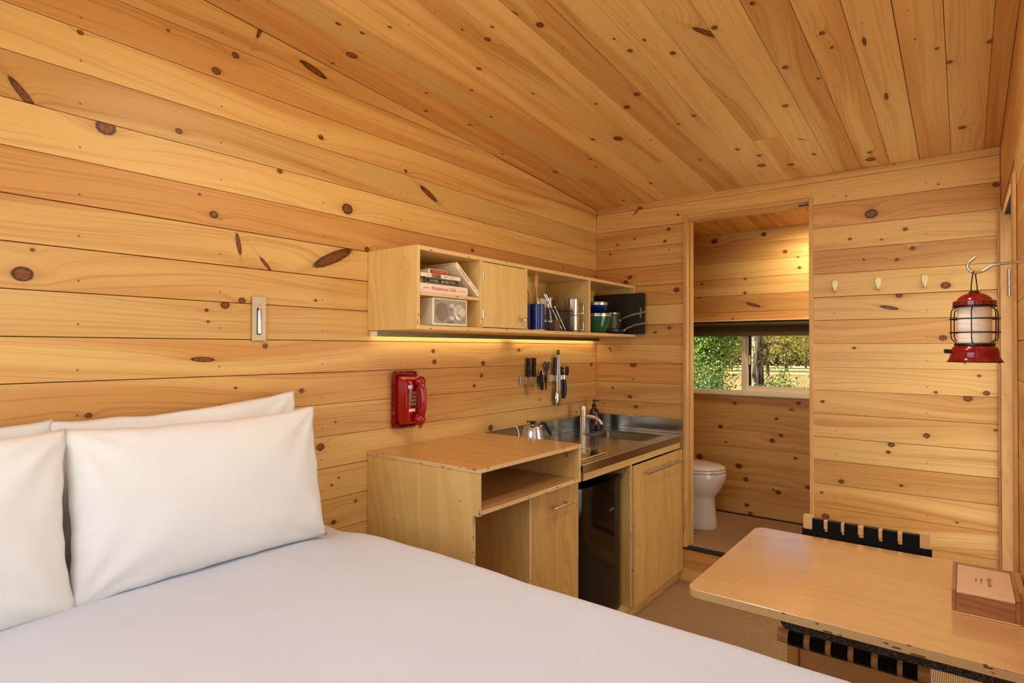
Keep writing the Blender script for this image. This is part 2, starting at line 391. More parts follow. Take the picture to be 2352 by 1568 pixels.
def panel(parent, name, x0, x1, y0, y1, z0, z1, thick, grain, m='ply', bev=0.0012):
    """a plywood panel: local z is its thickness, local x its grain"""
    lo = Vector((min(x0, x1), min(y0, y1), min(z0, z1))); hi = Vector((max(x0, x1), max(y0, y1), max(z0, z1)))
    c = (lo+hi)/2; d = hi-lo
    ex = AX[grain]; ez = AX[thick]; ey = ez.cross(ex)
    M = frame(c, ex, ey)
    dims = (abs(d.dot(ex)), abs(d.dot(ey)), abs(d.dot(ez)))
    return G().box((0, 0, 0), dims, bev).done(name, m, parent, M=M, smooth=0)
def text(parent, name, s, size, M, m, sx=1.0):
    """flat lettering: a font outline turned into a mesh"""
    cu = bpy.data.curves.new(name, 'FONT'); cu.body = s; cu.size = size; cu.align_x = 'CENTER'; cu.align_y = 'CENTER'; cu.resolution_u = 2
    tmp = bpy.data.objects.new('tmp', cu); C.objects.link(tmp)
    dg = bpy.context.evaluated_depsgraph_get(); dg.update()
    me = bpy.data.meshes.new_from_object(tmp.evaluated_get(dg)); me.name = name
    bpy.data.objects.remove(tmp); bpy.data.curves.remove(cu)
    me.materials.clear(); me.materials.append(MAT[m])
    return link(name, me, parent, M=M @ Matrix.Diagonal((sx, 1, 1, 1)))
def structure(name, g=None, m=None, label=None):
    if g is None:
        o = bpy.data.objects.new(name, None); C.objects.link(o)
    else: o = g.done(name, m, smooth=30)
    o['kind'] = 'structure'
    if label: o['label'] = label
    return o
KNOTS = {'left':{-4:[(-1.544,2.778,0.0106,0.0)],-2:[(-2.243,2.536,0.0244,-0.22),(-2.465,2.594,0.0139,1.24)],-1:[(-2.62,2.389,0.0163,0.0),(-2.554,2.469,0.0137,0.0)],0:[(-2.208,2.28,0.0121,0.0),(-1.76,2.253,0.0099,0.0),(-3.01,2.354,0.0088,0.0)],1:[(-1.614,2.18,0.025,-0.43),(-3.139,2.132,0.0194,-0.89)],2:[(-2.944,2.099,0.031,0.0),(-2.08,2.02,0.0305,0.0),(-2.383,2.104,0.0113,0.0)],3:[(-2.625,1.898,0.0162,0.0),(-1.978,1.868,0.013,0.0),(-1.299,1.953,0.0113,0.0),(-0.013,1.943,0.009,0.0),(-0.431,1.952,0.0069,0.0),(-2.673,1.957,0.0058,0.0)],4:[(-2.148,1.81,0.0405,0.45),(-2.538,1.811,0.0151,-1.38),(-2.437,1.752,0.0122,-0.81)],5:[(-3.135,1.645,0.0282,0.0),(-2.524,1.613,0.0138,0.0),(-2.227,1.633,0.0068,0.0),(-3.114,1.713,0.0059,0.0)],6:[(-2.584,1.594,0.0165,0.0),(-2.646,1.573,0.0073,0.0),(-2.641,1.535,0.0059,0.0)],7:[(-1.209,1.368,0.0161,0.0),(-2.657,1.408,0.016,-0.04),(-1.571,1.381,0.0146,0.0),(-1.58,1.433,0.0125,0.0),(-0.895,1.437,0.0124,0.0),(-2.436,1.454,0.0111,0.0)],8:[(-0.071,1.337,0.0148,0.0),(-1.223,1.304,0.0137,0.0),(-2.286,1.283,0.0117,0.0),(-1.281,1.252,0.0113,0.0),(-2.98,1.25,0.0101,0.0),(-2.545,1.307,0.0061,0.0)],9:[(-0.689,1.139,0.0078,0.0)],10:[(-1.146,1.021,0.021,0.0),(-2.201,1.056,0.0189,0.0),(-0.808,1.021,0.0101,0.0),(-0.264,1.031,0.0086,0.0)],11:[(-2.115,0.921,0.0053,0.0)],12:[(-2.03,0.81,0.0073,0.0)]},'ceiling':{0:[(-2.175,0.148,0.0268,0.0),(-0.749,0.151,0.0201,0.0),(-1.475,0.135,0.0105,0.0),(-1.809,0.18,0.0075,0.0)],1:[(-0.104,0.257,0.0142,0.0),(-2.329,0.274,0.0107,0.0),(-2.247,0.302,0.0094,0.0),(-1.489,0.279,0.0081,0.0)],2:[(-0.82,0.419,0.0117,0.0),(-0.706,0.39,0.0097,0.0),(-1.725,0.366,0.0092,0.0),(-2.217,0.415,0.0077,0.0)],3:[(-0.314,0.543,0.0155,0.0),(-1.032,0.558,0.013,0.0),(-1.838,0.504,0.012,0.0),(-1.563,0.572,0.0092,0.0)],4:[(-0.979,0.669,0.03,0.0),(-1.973,0.661,0.0141,0.0)],5:[(-2.021,0.721,0.0076,0.0)],6:[(-1.251,0.852,0.0171,0.0),(-1.941,0.867,0.0164,0.0),(-1.333,0.938,0.0163,0.0),(-0.523,0.911,0.0115,0.0),(-2.038,0.836,0.0064,0.13)],7:[(-1.024,1.066,0.0116,0.0)],8:[(-0.288,1.162,0.0279,0.0),(-0.431,1.188,0.0156,0.0),(-0.562,1.118,0.0153,0.0),(-1.54,1.178,0.0127,0.0),(-1.67,1.127,0.0077,0.0)],9:[(-1.597,1.321,0.023,0.5),(-0.226,1.295,0.0207,0.0)],10:[(-0.917,1.421,0.0147,0.0),(-1.609,1.353,0.0132,0.0),(-0.315,1.421,0.0132,0.0),(-0.531,1.406,0.0091,0.63)],11:[(-1.23,1.49,0.013,0.0),(-1.67,1.493,0.011,0.0),(-1.083,1.577,0.0101,0.0)],12:[(-0.107,1.644,0.031,0.0),(-0.207,1.651,0.0151,0.0),(-1.279,1.653,0.0076,0.0)],13:[(-0.798,1.773,0.0135,-0.03),(-1.263,1.75,0.0115,-0.02)],15:[(-0.317,2.015,0.0193,0.0),(-1.044,2.094,0.0147,0.0),(-0.964,1.979,0.0141,0.0)]},'back':{-1:[(0.325,2.372,0.0144,0.0)],0:[(0.297,2.35,0.0095,0.8)],1:[(1.634,2.157,0.0342,0.0),(2.141,2.226,0.0144,0.0),(0.522,2.21,0.0139,0.0),(0.497,2.136,0.0112,0.0),(0.16,2.145,0.0088,0.0),(0.284,2.175,0.0072,0.0)],2:[(1.782,2.058,0.0111,0.0),(1.536,2.035,0.0093,0.0),(0.107,2.088,0.0089,0.0),(1.68,2.017,0.0068,0.0)],3:[(0.221,1.89,0.0175,0.0),(0.253,1.921,0.0174,0.0),(1.813,1.958,0.0132,0.0),(1.746,1.907,0.0111,0.0),(1.599,1.92,0.0069,0.0)],4:[(1.947,1.762,0.0235,0.0),(0.575,1.819,0.022,0.0)],5:[(1.711,1.662,0.0173,-0.22),(1.755,1.723,0.0156,0.0)],6:[(1.935,1.504,0.0171,0.0),(0.432,1.552,0.0099,0.0)],8:[(0.277,1.343,0.0259,0.0),(2.101,1.24,0.0145,0.0),(1.905,1.235,0.0086,0.0),(2.074,1.322,0.0083,0.0)],9:[(2.031,1.211,0.0189,0.0),(0.253,1.128,0.0145,0.0),(1.402,1.161,0.0107,0.0)],10:[(1.867,1.018,0.0152,0.0),(0.296,1.064,0.0144,0.0),(2.134,1.068,0.0082,0.0)],11:[(1.718,0.958,0.0156,0.0),(1.705,0.918,0.0112,0.0)],12:[(1.491,0.738,0.014,0.0)],13:[(1.396,0.665,0.0083,0.0)],14:[(1.415,0.538,0.0189,0.0)]},'bath':{0:[(0.486,2.279,0.027,0.0),(0.848,2.291,0.0193,0.0)],1:[(0.994,2.149,0.0157,0.0)],2:[(1.089,2.026,0.0124,0.0),(1.08,2.103,0.0093,0.0)],3:[(0.714,1.866,0.0131,0.0),(0.387,1.954,0.0102,0.0),(0.714,1.971,0.0098,0.0)],4:[(0.773,1.774,0.0214,-0.3),(0.366,1.853,0.0137,0.0)],10:[(1.081,1.061,0.0155,0.0),(0.639,1.035,0.0132,0.0),(1.036,1.012,0.0093,0.0)],11:[(0.531,0.85,0.02,0.0),(0.934,0.94,0.0126,0.0)],12:[(0.904,0.779,0.019,0.0),(0.964,0.822,0.0157,0.0),(0.57,0.736,0.01,0.0)],13:[(0.368,0.604,0.0273,0.0)],14:[(0.667,0.566,0.0262,0.0),(0.718,0.472,0.0195,0.0),(1.144,0.474,0.0184,0.0)],15:[(0.944,0.409,0.0221,0.0),(0.913,0.422,0.0095,0.0)],16:[(0.724,0.282,0.0162,0.0),(0.751,0.224,0.0162,0.0)]}}
# ---------------------------------------------------------------- planks
ZT, PITCH, SLOPE, ZC, XR = 2.3655, 0.127, 0.078, 2.405, 2.157
def ceil_z(Y): return ZC-SLOPE*Y
def clip(poly, fn):
    out = []
    for i in range(len(poly)):
        a, b = poly[i], poly[(i+1) % len(poly)]; fa, fb = fn(a), fn(b)
        if fa >= 0: out.append(a)
        if (fa >= 0) != (fb >= 0):
            t = fa/(fa-fb); out.append((a[0]+(b[0]-a[0])*t, a[1]+(b[1]-a[1])*t))
    return out
def plank(parent, F, poly, knots=(), gap=None, t=0.016, m='pine', name='plank', lift=None):
    """F maps (along, across, out) to the world; poly is the plank's outline in (along, across)"""
    p = inset(poly, random.choice((0.0004, 0.0006, 0.0009, 0.0013)) if gap is None else gap)
    cx = sum(q[0] for q in p)/len(p); cy = (min(q[1] for q in p)+max(q[1] for q in p))/2
    loc = [(a-cx, b-cy) for a, b in p]; bv = 0.0012
    ins = inset(loc, bv); z = random.uniform(-0.0006, 0.0004) if lift is None else lift
    g = G(); g.rings([[(a, b, -t) for a, b in loc], [(a, b, z-bv) for a, b in loc], [(a, b, z) for a, b in ins]], cap0=False)
    o = g.done(name, m, parent, M=F @ Matrix.Translation((cx, cy, 0)), smooth=0)
    o['pr'] = (random.gauss(1.0, 0.055), random.random(), random.random()); o['sx'] = cx
    ks = [(k[0]-cx, k[1]-cy, k[2], k[3]) for k in knots]
    while len(ks) < 6: ks.append((-900.0-len(ks), 500.0, 0.004, 0.0))
    for i, (kx, ky, kr, ang) in enumerate(ks[:6]):
        kr = max(kr*(0.74 if kr < 0.02 else 0.68), 0.0035) if not ang else kr*0.52
        c_, s_ = math.cos(ang), math.sin(ang); ax = kr*(4.6 if ang else 1.22)
        o['ka%d' % i] = (c_/ax, s_/ax, -(kx*c_+ky*s_)/ax, 2.0*kr if kx > -99 else 0.0)
        o['kb%d' % i] = (-s_/kr, c_/kr, -(-kx*s_+ky*c_)/kr, 0.0)
    return o
def extra(a0, a1, b, n):
    """a few small knots for boards whose own knots the photograph does not show"""
    return [(random.uniform(a0, a1), b+random.uniform(-0.045, 0.045), random.choice((0.004, 0.005, 0.006, 0.009, 0.012)), 0.0) for _ in range(n)]
def rect(a0, a1, b0, b1): return [(a0, b0), (a1, b0), (a1, b1), (a0, b1)]

YE = -4.0
# left wall
FL = frame((0, 0, 0), (0, 1, 0), (0, 0, 1))
WL = structure('wall_left', G().prism([(YE-0.05, -0.02), (0.0, -0.02), (0.0, ceil_z(0)+.02), (YE-0.05, ceil_z(YE-0.05)+.02)], -0.06, -0.012, M=FL), 'gap', 'left wall of horizontal knotty pine boards')
for n in range(-4, 19):
    top = ZT-n*PITCH; poly = clip(rect(YE, 0.0, max(0.0, top-PITCH), top), lambda q: ceil_z(q[0])-q[1])
    if len(poly) < 3 or top < 0.01: continue
    if max(q[1] for q in poly)-min(q[1] for q in poly) < 0.008: continue
    ks = KNOTS['left'].get(n, [])
    plank(WL, FL, poly, (ks+extra(-2.9, -0.2, top-PITCH/2, max(0, 3-len(ks))))[:6])
# back wall with the opening to the bathroom (X .621-1.357, Z .205-2.283)
FB = frame((0, 0, 0), (1, 0, 0), (0, 0, 1))
DX0, DX1, DZ0, DZ1 = 0.622, 1.357, 0.2065, 2.283
g = G(); g.span(-0.12, DX0+0.004, 0.012, 0.112, -0.02, ZC+.02); g.span(DX1-0.004, XR+0.09, 0.012, 0.112, -0.02, ZC+.02)
g.span(DX0+0.004, DX1-0.004, 0.012, 0.112, DZ1-0.004, ZC+.02); g.span(DX0+0.004, DX1-0.004, 0.012, 0.112, -0.02, DZ0-0.012)
WB = structure('wall_back', g, 'gap', 'far wall of horizontal knotty pine boards with an opening to the bathroom')
for n in range(-1, 19):
    top = min(ZC, ZT-n*PITCH); bot = max(0.0, ZT-(n+1)*PITCH)
    ks = KNOTS['back'].get(n, [])
    L = [k for k in ks if k[0] < DX0]; Rk = [k for k in ks if k[0] > DX0]
    L = L+extra(0.02, 0.6, (top+bot)/2, max(0, 2-len(L))); Rk = Rk+extra(1.4, 2.1, (top+bot)/2, max(0, 2-len(Rk)))
    if n == 0:
        poly = [(0, bot), (DX0, bot), (DX0, DZ1), (DX1, DZ1), (DX1, bot), (XR, bot), (XR, top), (0, top)]
        plank(WB, FB, poly, (L+Rk)[:6])
    elif n < 0 or top <= DZ0+0.002:
        plank(WB, FB, rect(0, XR, bot, top), (L+Rk)[:6])
    else:
        plank(WB, FB, rect(0, DX0, bot, top), L[:6]); plank(WB, FB, rect(DX1, XR, bot, top), Rk[:6])
# ceiling, rising towards the photographer
dz = 1/math.sqrt(1+SLOPE**2)
FC = frame((0, 0, ZC), (0, 1, -SLOPE), (1, 0, 0))
Y0, Y1 = YE-0.02, 1.0
CE = structure('ceiling', G().span(Y0/dz, Y1/dz, -0.12, XR+.02, -0.06, -0.012, M=FC), 'gap', 'sloping ceiling of long knotty pine boards')
for n in range(-1, 17):
    x0 = max(0.0, 0.066+n*PITCH); x1 = min(XR, 0.066+(n+1)*PITCH)
    ks = [(k[0]/dz, k[1], k[2], k[3]) for k in KNOTS['ceiling'].get(n, [])]
    ks = (ks+extra(-3.0, -0.2, (x0+x1)/2, max(0, 4-len(ks))))[:6]
    cut = {1: -0.58, 5: -0.59, 9: -0.62, 13: -1.6}.get(n)
    segs = [(Y0, cut), (cut, Y1)] if cut else [(Y0, Y1)]
    for a, b in segs: plank(CE, FC, rect(a/dz, b/dz, x0, x1), ks)
for lx, ly in ((1.62, -1.98), (1.10, -2.50)):
    hz_ = ceil_z(ly); G().lathe([(0.13, hz_+0.012), (0.13, hz_-0.022), (0.118, hz_-0.028), (0.114, hz_-0.020)], (lx, ly, 0), 32, cap1=True).done('fill_lamp_housing', 'white', CE)  # housings for the added fill lamps, out of view
# right wall: boards, the side door's opening in the corner and the assumed big window beside the bed
FR = frame((XR, 0, 0), (0, -1, 0), (0, 0, 1))
OD0, OD1, ODZ = 0.035, 0.955, 2.075          # side door (distance from the far wall)
WX0, WX1, WZ0, WZ1 = 1.86, 3.72, 0.90, 2.22  # assumed window
g = G(); g.span(XR+0.012, XR+0.09, -0.010, 0.1, -0.02, 2.7); g.span(XR+0.012, XR+0.09, -WX0, -OD1, -0.02, 2.72); g.span(XR+0.012, XR+0.09, YE-.05, -WX1, -0.02, 2.75)
g.span(XR+0.012, XR+0.09, -OD1, -OD0, ODZ, 2.72); g.span(XR+0.012, XR+0.09, -WX1, -WX0, -0.02, WZ0); g.span(XR+0.012, XR+0.09, -WX1, -WX0, WZ1, 2.75)
WR = structure('wall_right', g, 'gap', 'right wall of horizontal knotty pine boards')
for n in range(-3, 19):
    top = ZT-n*PITCH; bot = max(0.0, top-PITCH)
    if top < 0.01: continue
    cl = lambda q: ceil_z(-q[0])-q[1]
    spans = [(0.0, -YE)]
    def cutout(sp, a0, a1): return [(a, min(b, a0)) for a, b in sp if min(b, a0)-a > 0.01]+[(max(a, a1), b) for a, b in sp if b-max(a, a1) > 0.01]
    if bot < ODZ-0.02: spans = cutout(spans, 0.0, OD1)
    if bot < WZ1-0.01 and top > WZ0+0.01: spans = cutout(spans, WX0, WX1)
    for a, b in spans:
        bb = bot
        if bot < ODZ < top and a < OD1: bb = bot
        poly = clip(rect(a, b, bb, top), cl)
        if len(poly) >= 3 and max(q[1] for q in poly)-min(q[1] for q in poly) > 0.01: plank(WR, FR, poly, extra(a, b, (top+bot)/2, 5))
# end wall behind the photographer with an assumed window
FE = frame((0, YE, 0), (-1, 0, 0), (0, 0, 1))
EX0, EX1, EZ0, EZ1 = 0.26, 1.90, 0.95, 2.15
g = G(); g.span(-.05, EX0, YE-.08, YE-.012, -.02, 2.75); g.span(EX1, XR+.05, YE-.08, YE-.012, -.02, 2.75); g.span(EX0, EX1, YE-.08, YE-.012, -.02, EZ0); g.span(EX0, EX1, YE-.08, YE-.012, EZ1, 2.75)
WE = structure('wall_end', g, 'gap', 'end wall of pine boards behind the photographer')
for n in range(-3, 19):
    top = min(ZT-n*PITCH, ceil_z(YE)); bot = max(0.0, ZT-(n+1)*PITCH)
    if top < 0.01 or top-bot < 0.01: continue
    if bot < EZ1-.01 and top > EZ0+.01:
        plank(WE, FE, rect(-XR, -EX1, bot, top)); plank(WE, FE, rect(-EX0, 0, bot, top))
    else: plank(WE, FE, rect(-XR, 0, bot, top), extra(-XR, 0, (top+bot)/2, 4))
# floors
structure('floor', G().span(-0.05, XR+0.4, YE-0.05, 0.012, -0.05, 0.0), 'carpet', 'woven sisal carpet floor')
structure('floor_bathroom', G().span(-0.35, XR+0.1, 0.012, 1.1, 0.1, 0.205), 'carpet', 'raised bathroom floor in the same woven sisal')

# bathroom shell
YB = 0.981
FBB = frame((0, YB, 0), (1, 0, 0), (0, 0, 1))
BX0, BX1, BZ0, BZ1 = 0.03, 1.42, 1.108, 1.655      # window hole
g = G(); g.span(-0.35, BX0, YB+.012, YB+.10, 0.1, 2.5); g.span(BX1, XR+0.1, YB+.012, YB+.10, 0.1, 2.5); g.span(BX0, BX1, YB+.012, YB+.10, 0.1, BZ0); g.span(BX0, BX1, YB+.012, YB+.10, BZ1, 2.5)
WBB = structure('wall_bathroom_back', g, 'gap', 'bathroom wall of knotty pine boards with a sliding window')
for n in range(0, 17):
    top = min(ZT-n*PITCH-0.006, ceil_z(YB)); bot = max(0.2055, ZT-(n+1)*PITCH-0.006); ks = KNOTS['bath'].get(n, [])
    if top-bot < 0.01: continue
    ks = (ks+extra(0.35, 1.1, (top+bot)/2, max(0, 2-len(ks))))[:6]
    if bot < BZ1-0.005 and top > BZ0+0.005:
        for a, b, z0, z1 in ((-0.06, BX0, bot, top), (BX1, XR, bot, top)): plank(WBB, FBB, rect(a, b, z0, z1))
        if top > BZ1+0.004: plank(WBB, FBB, rect(BX0, BX1, BZ1, top), ks)
        if bot < BZ0-0.004: plank(WBB, FBB, rect(BX0, BX1, bot, BZ0), ks)
    else: plank(WBB, FBB, rect(-0.06, XR, bot, top), ks)
for nm, xx, sg in (('wall_bathroom_left', -0.04, 1), ('wall_bathroom_right', 1.75, -1)):
    FS = frame((xx, 0, 0), (0, sg, 0), (0, 0, 1))
    W = structure(nm, G().span(xx-0.05*(sg > 0), xx+0.05*(sg < 0)+0.0, 0.112, YB, 0.2, 2.45), 'gap', 'bathroom side wall of pine boards out of sight behind the partition, '+('tank side' if sg > 0 else 'window end'))
    for n in range(0, 17):
        top = min(ZT-n*PITCH, 2.34); bot = max(0.2055, ZT-(n+1)*PITCH)
        if top-bot > 0.01: plank(W, FS @ Matrix.Translation((0, 0, 0.017)), rect(0.115 if sg > 0 else -YB, YB if sg > 0 else -0.115, bot, top), extra(0.1*sg, YB*sg, (top+bot)/2, 1), t=0.015)

# bathroom doorway lining
D = structure('door_2', None, None, 'doorless pocket opening to the bathroom lined with pale pine boards')
panel(D, 'casing_edge', DX0-0.001, DX0+0.019, -0.009, 0.012, 0.213, DZ1, 'x', 'z', 'wood_trim')
panel(D, 'jamb_board', DX0, DX0+0.016, 0.014, 0.048, 0.206, DZ1-0.03, 'x', 'z', 'wood_trim')
panel(D, 'jamb_board', DX0-0.004, DX0+0.008, 0.048, 0.060, 0.206, DZ1-0.03, 'x', 'z', 'walnut')
panel(D, 'jamb_board', DX0, DX0+0.020, 0.060, 0.115, 0.206, DZ1-0.03, 'x', 'z', 'wood_trim')
panel(D, 'casing_edge', DX1-0.019, DX1+0.001, -0.009, 0.012, 0.2065, DZ1, 'x', 'z', 'wood_trim')
panel(D, 'jamb_board', DX1-0.014, DX1, 0.014, 0.115, 0.206, DZ1-0.03, 'x', 'z', 'wood_trim')
panel(D, 'head_casing', DX0+0.0205, DX1-0.0205, -0.009, 0.012, DZ1-0.018, DZ1, 'z', 'x', 'wood_trim')
panel(D, 'head_board', DX0+0.001, DX1-0.001, 0.014, 0.115, DZ1-0.028, DZ1-0.004, 'z', 'x', 'wood_trim')
G().span(DX1-0.075, DX1-0.022, 0.012, 0.030, DZ1-0.036, DZ1-0.029, 0.001).done('door_track', 'black', D)
G().span(DX1-0.0155, DX1-0.0135, 0.03, 0.055, 1.03, 1.08, 0.0008).done('latch_plate', 'steel_bright', D)
st = structure('trim_1', G().tube([(DX0-0.001, -0.004, 0.2075), (DX1, -0.004, 0.2075)], 0.008, 8).span(DX0, DX1, -0.004, 0.05, 0.205, 0.2105), 'black_rubber', 'black rubber nosing on the bathroom step')
structure('baseboard_bathroom', G().span(-0.02, 1.73, YB-0.012, YB-0.001, 0.205, 0.213), 'black_rubber', 'thin black edging strip at the foot of the bathroom wall')

# side door in the corner of the right wall; its glazing is assumed
D1 = structure('door_1', None, None, 'side door with assumed glazing set deep in the right wall beside the corner')
panel(D1, 'jamb', XR-0.004, XR+0.12, -0.032, -0.012, 0.0, ODZ+0.02, 'y', 'z', 'wood_trim')
panel(D1, 'casing_edge', XR-0.013, XR+0.004, -0.011, -0.001, 0.0, ODZ+0.045, 'x', 'z', 'wood_trim')
panel(D1, 'head_jamb', XR+0.002, XR+0.12, -OD1, -0.033, ODZ+0.001, ODZ+0.02, 'z', 'y', 'wood_trim')
panel(D1, 'near_jamb', XR+0.002, XR+0.12, -OD1-0.02, -OD1, 0.0, ODZ+0.02, 'y', 'z', 'wood_trim')
panel(D1, 'near_casing', XR-0.010, XR-0.001, -OD1-0.105, -OD1+0.004, 0.0, 2.03, 'x', 'z', 'wood_trim')
for q in ((-OD1+.001, -OD1+.075, 0.004, ODZ-.004), (-0.108, -0.034, 0.004, ODZ-.004)): panel(D1, 'stile', XR+0.085, XR+0.118, q[0], q[1], q[2], q[3], 'x', 'z', 'wood_trim')
for q in ((0.004, 0.11), (ODZ-0.08, ODZ-0.004)): panel(D1, 'rail', XR+0.085, XR+0.118, -OD1+.0755, -0.1085, q[0], q[1], 'x', 'y', 'wood_trim')
G().span(XR+0.099, XR+0.103, -OD1+.0757, -0.1087, 0.1105, ODZ-0.0805).done('pane', 'glass', D1)  # door leaf is out of view; its glass is assumed
hg = G()
for k in range(3): hg.cyl((XR+0.027, -0.040, 1.695+k*0.042), (XR+0.027, -0.040, 1.735+k*0.042), 0.0055, seg=10)
hg.done('hinge', 'steel_bright', D1)
# assumed windows out of sight: frames and panes
for nm, F, a0, a1, z0, z1, lb in (('assumed_bed_window', FR, WX0, WX1, WZ0, WZ1, 'assumed big picture window beside the bed'), ('assumed_end_window', FE, -EX1, -EX0, EZ0, EZ1, 'assumed end wall window behind the photographer')):
    w = structure(nm, None, None, lb)
    fg = G()
    for q in ((a0, a0+.04, z0, z1), (a1-.04, a1, z0, z1), (a0+.04, a1-.04, z0, z0+.04), (a0+.04, a1-.04, z1-.04, z1)): fg.span(q[0], q[1], q[2], q[3], -0.09, 0.004, M=F)
    fg.done('window_frame', 'wood_trim', w); G().span(a0+.04, a1-.04, z0+.04, z1-.04, -0.055, -0.05, M=F).done('pane', 'glass', w)

# bathroom window: almond vinyl slider, sash on the right half
W1 = structure('window_1', None, None, 'sliding bathroom window with almond vinyl frame')
fz0, fz1 = BZ0, BZ1
fr = G()
for q in ((BX0, BX1, BZ0, BZ0+0.022), (BX0, BX1, BZ1-0.025, BZ1), (BX0, BX0+0.03, BZ0+0.022, BZ1-0.025), (BX1-0.03, BX1, BZ0+0.022, BZ1-0.025)):
    fr.span(q[0], q[1], YB-0.004, YB+0.085, q[2], q[3], 0.002)
fr.done('window_frame', 'vinyl', W1)
panel(W1, 'window_sill', BX0-0.02, BX1+0.02, YB-0.016, YB+0.02, BZ0-0.012, BZ0-0.0005, 'z', 'x', 'white')
G().span(0.684, 0.718, YB+0.012, YB+0.05, BZ0+0.023, BZ1-0.026, 0.002).done('mullion', 'vinyl', W1)
sa = G(); sx0, sx1 = 0.7185, 1.389
for q in ((sx0, sx0+0.012, BZ0+0.024, BZ1-0.026), (sx1-0.03, sx1, BZ0+0.024, BZ1-0.026), (sx0+.012, sx1-.03, BZ0+0.024, BZ0+0.062), (sx0+.012, sx1-.03, BZ1-0.05, BZ1-0.026)): sa.span(q[0], q[1], YB+0.030, YB+0.055, q[2], q[3], 0.0015)
so = sa.done('sash', 'vinyl', W1)
G().span(sx0+0.0125, sx1-0.031, YB+0.041, YB+0.045, BZ0+0.0625, BZ1-0.051).done('pane', 'glass', so)
G().span(0.7315, 0.742, YB+0.046, YB+0.06, BZ0+0.063, BZ1-0.052).done('seal', 'black_rubber', so)
G().span(0.735, 0.745, YB+0.022, YB+0.0295, 1.33, 1.40, 0.002).done('latch', 'vinyl', so)
G().span(BX0+0.031, 0.6835, YB+0.062, YB+0.066, BZ0+0.0225, BZ1-0.0255).done('pane', 'glass', W1)
# roller blind, nearly rolled up
B = thing('roller_blind', 'dark olive roller blind rolled up at the top of the bathroom window', 'blind', (0.72, YB-0.03, 1.60))
G().cyl((-0.70, 0, 0.028), (0.70, 0, 0.028), 0.024).done('roller_tube', 'blind', B)
G().span(-0.68, 0.68, -0.003, 0.001, -0.052, 0.015).done('shade_cloth', 'blind', B)
G().span(-0.68, 0.68, -0.007, 0.004, -0.058, -0.0525, 0.002).done('bottom_bar', 'blind', B)
G().span(-0.72, 0.72, -0.026, 0.026, 0.0535, 0.060, 0.002).done('head_rail', 'vinyl', B)
# bathroom ceiling downlight (throws the glow on the upper right of the bathroom wall)
dl = thing('ceiling_light', 'small round downlight on the bathroom ceiling behind the doorway head', 'light', (1.27, 0.66, ceil_z(0.66)-0.02))
G().lathe([(0.055, 0.016), (0.055, 0.0), (0.045, -0.004), (0.042, 0.012)], cap1=False).done('rim', 'white', dl)

# ---------------------------------------------------------------- wall cabinet over the kitchen
def part(parent, name, m, fn, **kw):
    g = G(); fn(g); return g.done(name, m, parent, **kw)
TH = 0.018
U0, U1, UX, UZ0, UZ1 = -1.973, -0.014, 0.301, 1.522, 1.858
SH = thing('wall_cabinet', 'long pale plywood wall cabinet with open bays and one small door above the kitchen', 'cabinet')
for nm, y0, y1, m in (('end_panel', U0, U0+TH, 'ply'), ('divider', -1.586, -1.568, 'ply'), ('divider', -1.246, -1.228, 'ply'), ('divider', -0.624, -0.606, 'ply'), ('end_panel', U1-TH, U1, 'ply')):
    e = nm == 'end_panel'
    panel(SH, nm, 0.001, UX, y0, y1, UZ0 if e else UZ0+TH+.0003, UZ1 if e else UZ1-TH-.0003, 'y', 'z', m)
panel(SH, 'top_panel', 0.001, UX, U0+TH+.0003, U1-TH-.0003, UZ1-TH, UZ1, 'z', 'y')
panel(SH, 'bottom_panel', 0.001, UX, U0+TH+.0003, U1-TH-.0003, UZ0, UZ0+TH, 'z', 'y')
panel(SH, 'shelf', 0.001, UX-0.004, U0+TH+.0003, -1.5863, 1.660, 1.674, 'z', 'y')
panel(SH, 'back_panel', 0.001, 0.006, -1.5677, -0.032, UZ0+TH+.0005, UZ1-TH-.0005, 'x', 'y')
dr = panel(SH, 'door', UX-0.017, UX+0.001, -1.5665, -1.2475, UZ0+TH+.003, UZ1-TH-.004, 'x', 'z', 'ply')
KM = dr.matrix_basis.inverted()
part(dr, 'knob', 'brass', lambda g: g.lathe([(0.0055, 0), (0.0045, 0.016), (0.009, 0.020), (0.0125, 0.026), (0.0115, 0.031), (0.004, 0.033)], seg=20, M=frame((UX+0.001, -1.285, 1.586), (0, 1, 0), (0, 0, 1))), M=KM)
for hz in (1.60, 1.775):
    part(dr, 'hinge', 'steel_bright', lambda g: [g.cyl((UX+0.002, -1.5672, hz-.018+.0125*k), (UX+0.002, -1.5672, hz-.0065+.0125*k), 0.0035, seg=8) for k in range(3)], M=KM)
LED = thing('led_strip_light', 'slim metal under-cabinet strip light glowing warm on the boards', 'light', (0.0, -1.0, 1.506))
part(LED, 'housing', 'steel_dark', lambda g: g.span(0.012, 0.048, -0.955, 0.955, -0.009, 0.0125, 0.001))
part(LED, 'diffuser', 'led', lambda g: g.span(0.004, 0.0115, -0.95, 0.95, -0.0085, -0.002))
part(LED, 'end_cap', 'white', lambda g: g.span(0.006, 0.046, -0.966, -0.9555, -0.008, 0.0125, 0.001))
for yy in (-1.5, -0.5):
    light('led_strip_glow', 'AREA', (0.030, yy, 1.495), 0.5, (1.0, 0.78, 0.48), (0, 0.35, 0), shape='RECTANGLE', size=0.02, size_y=0.9)

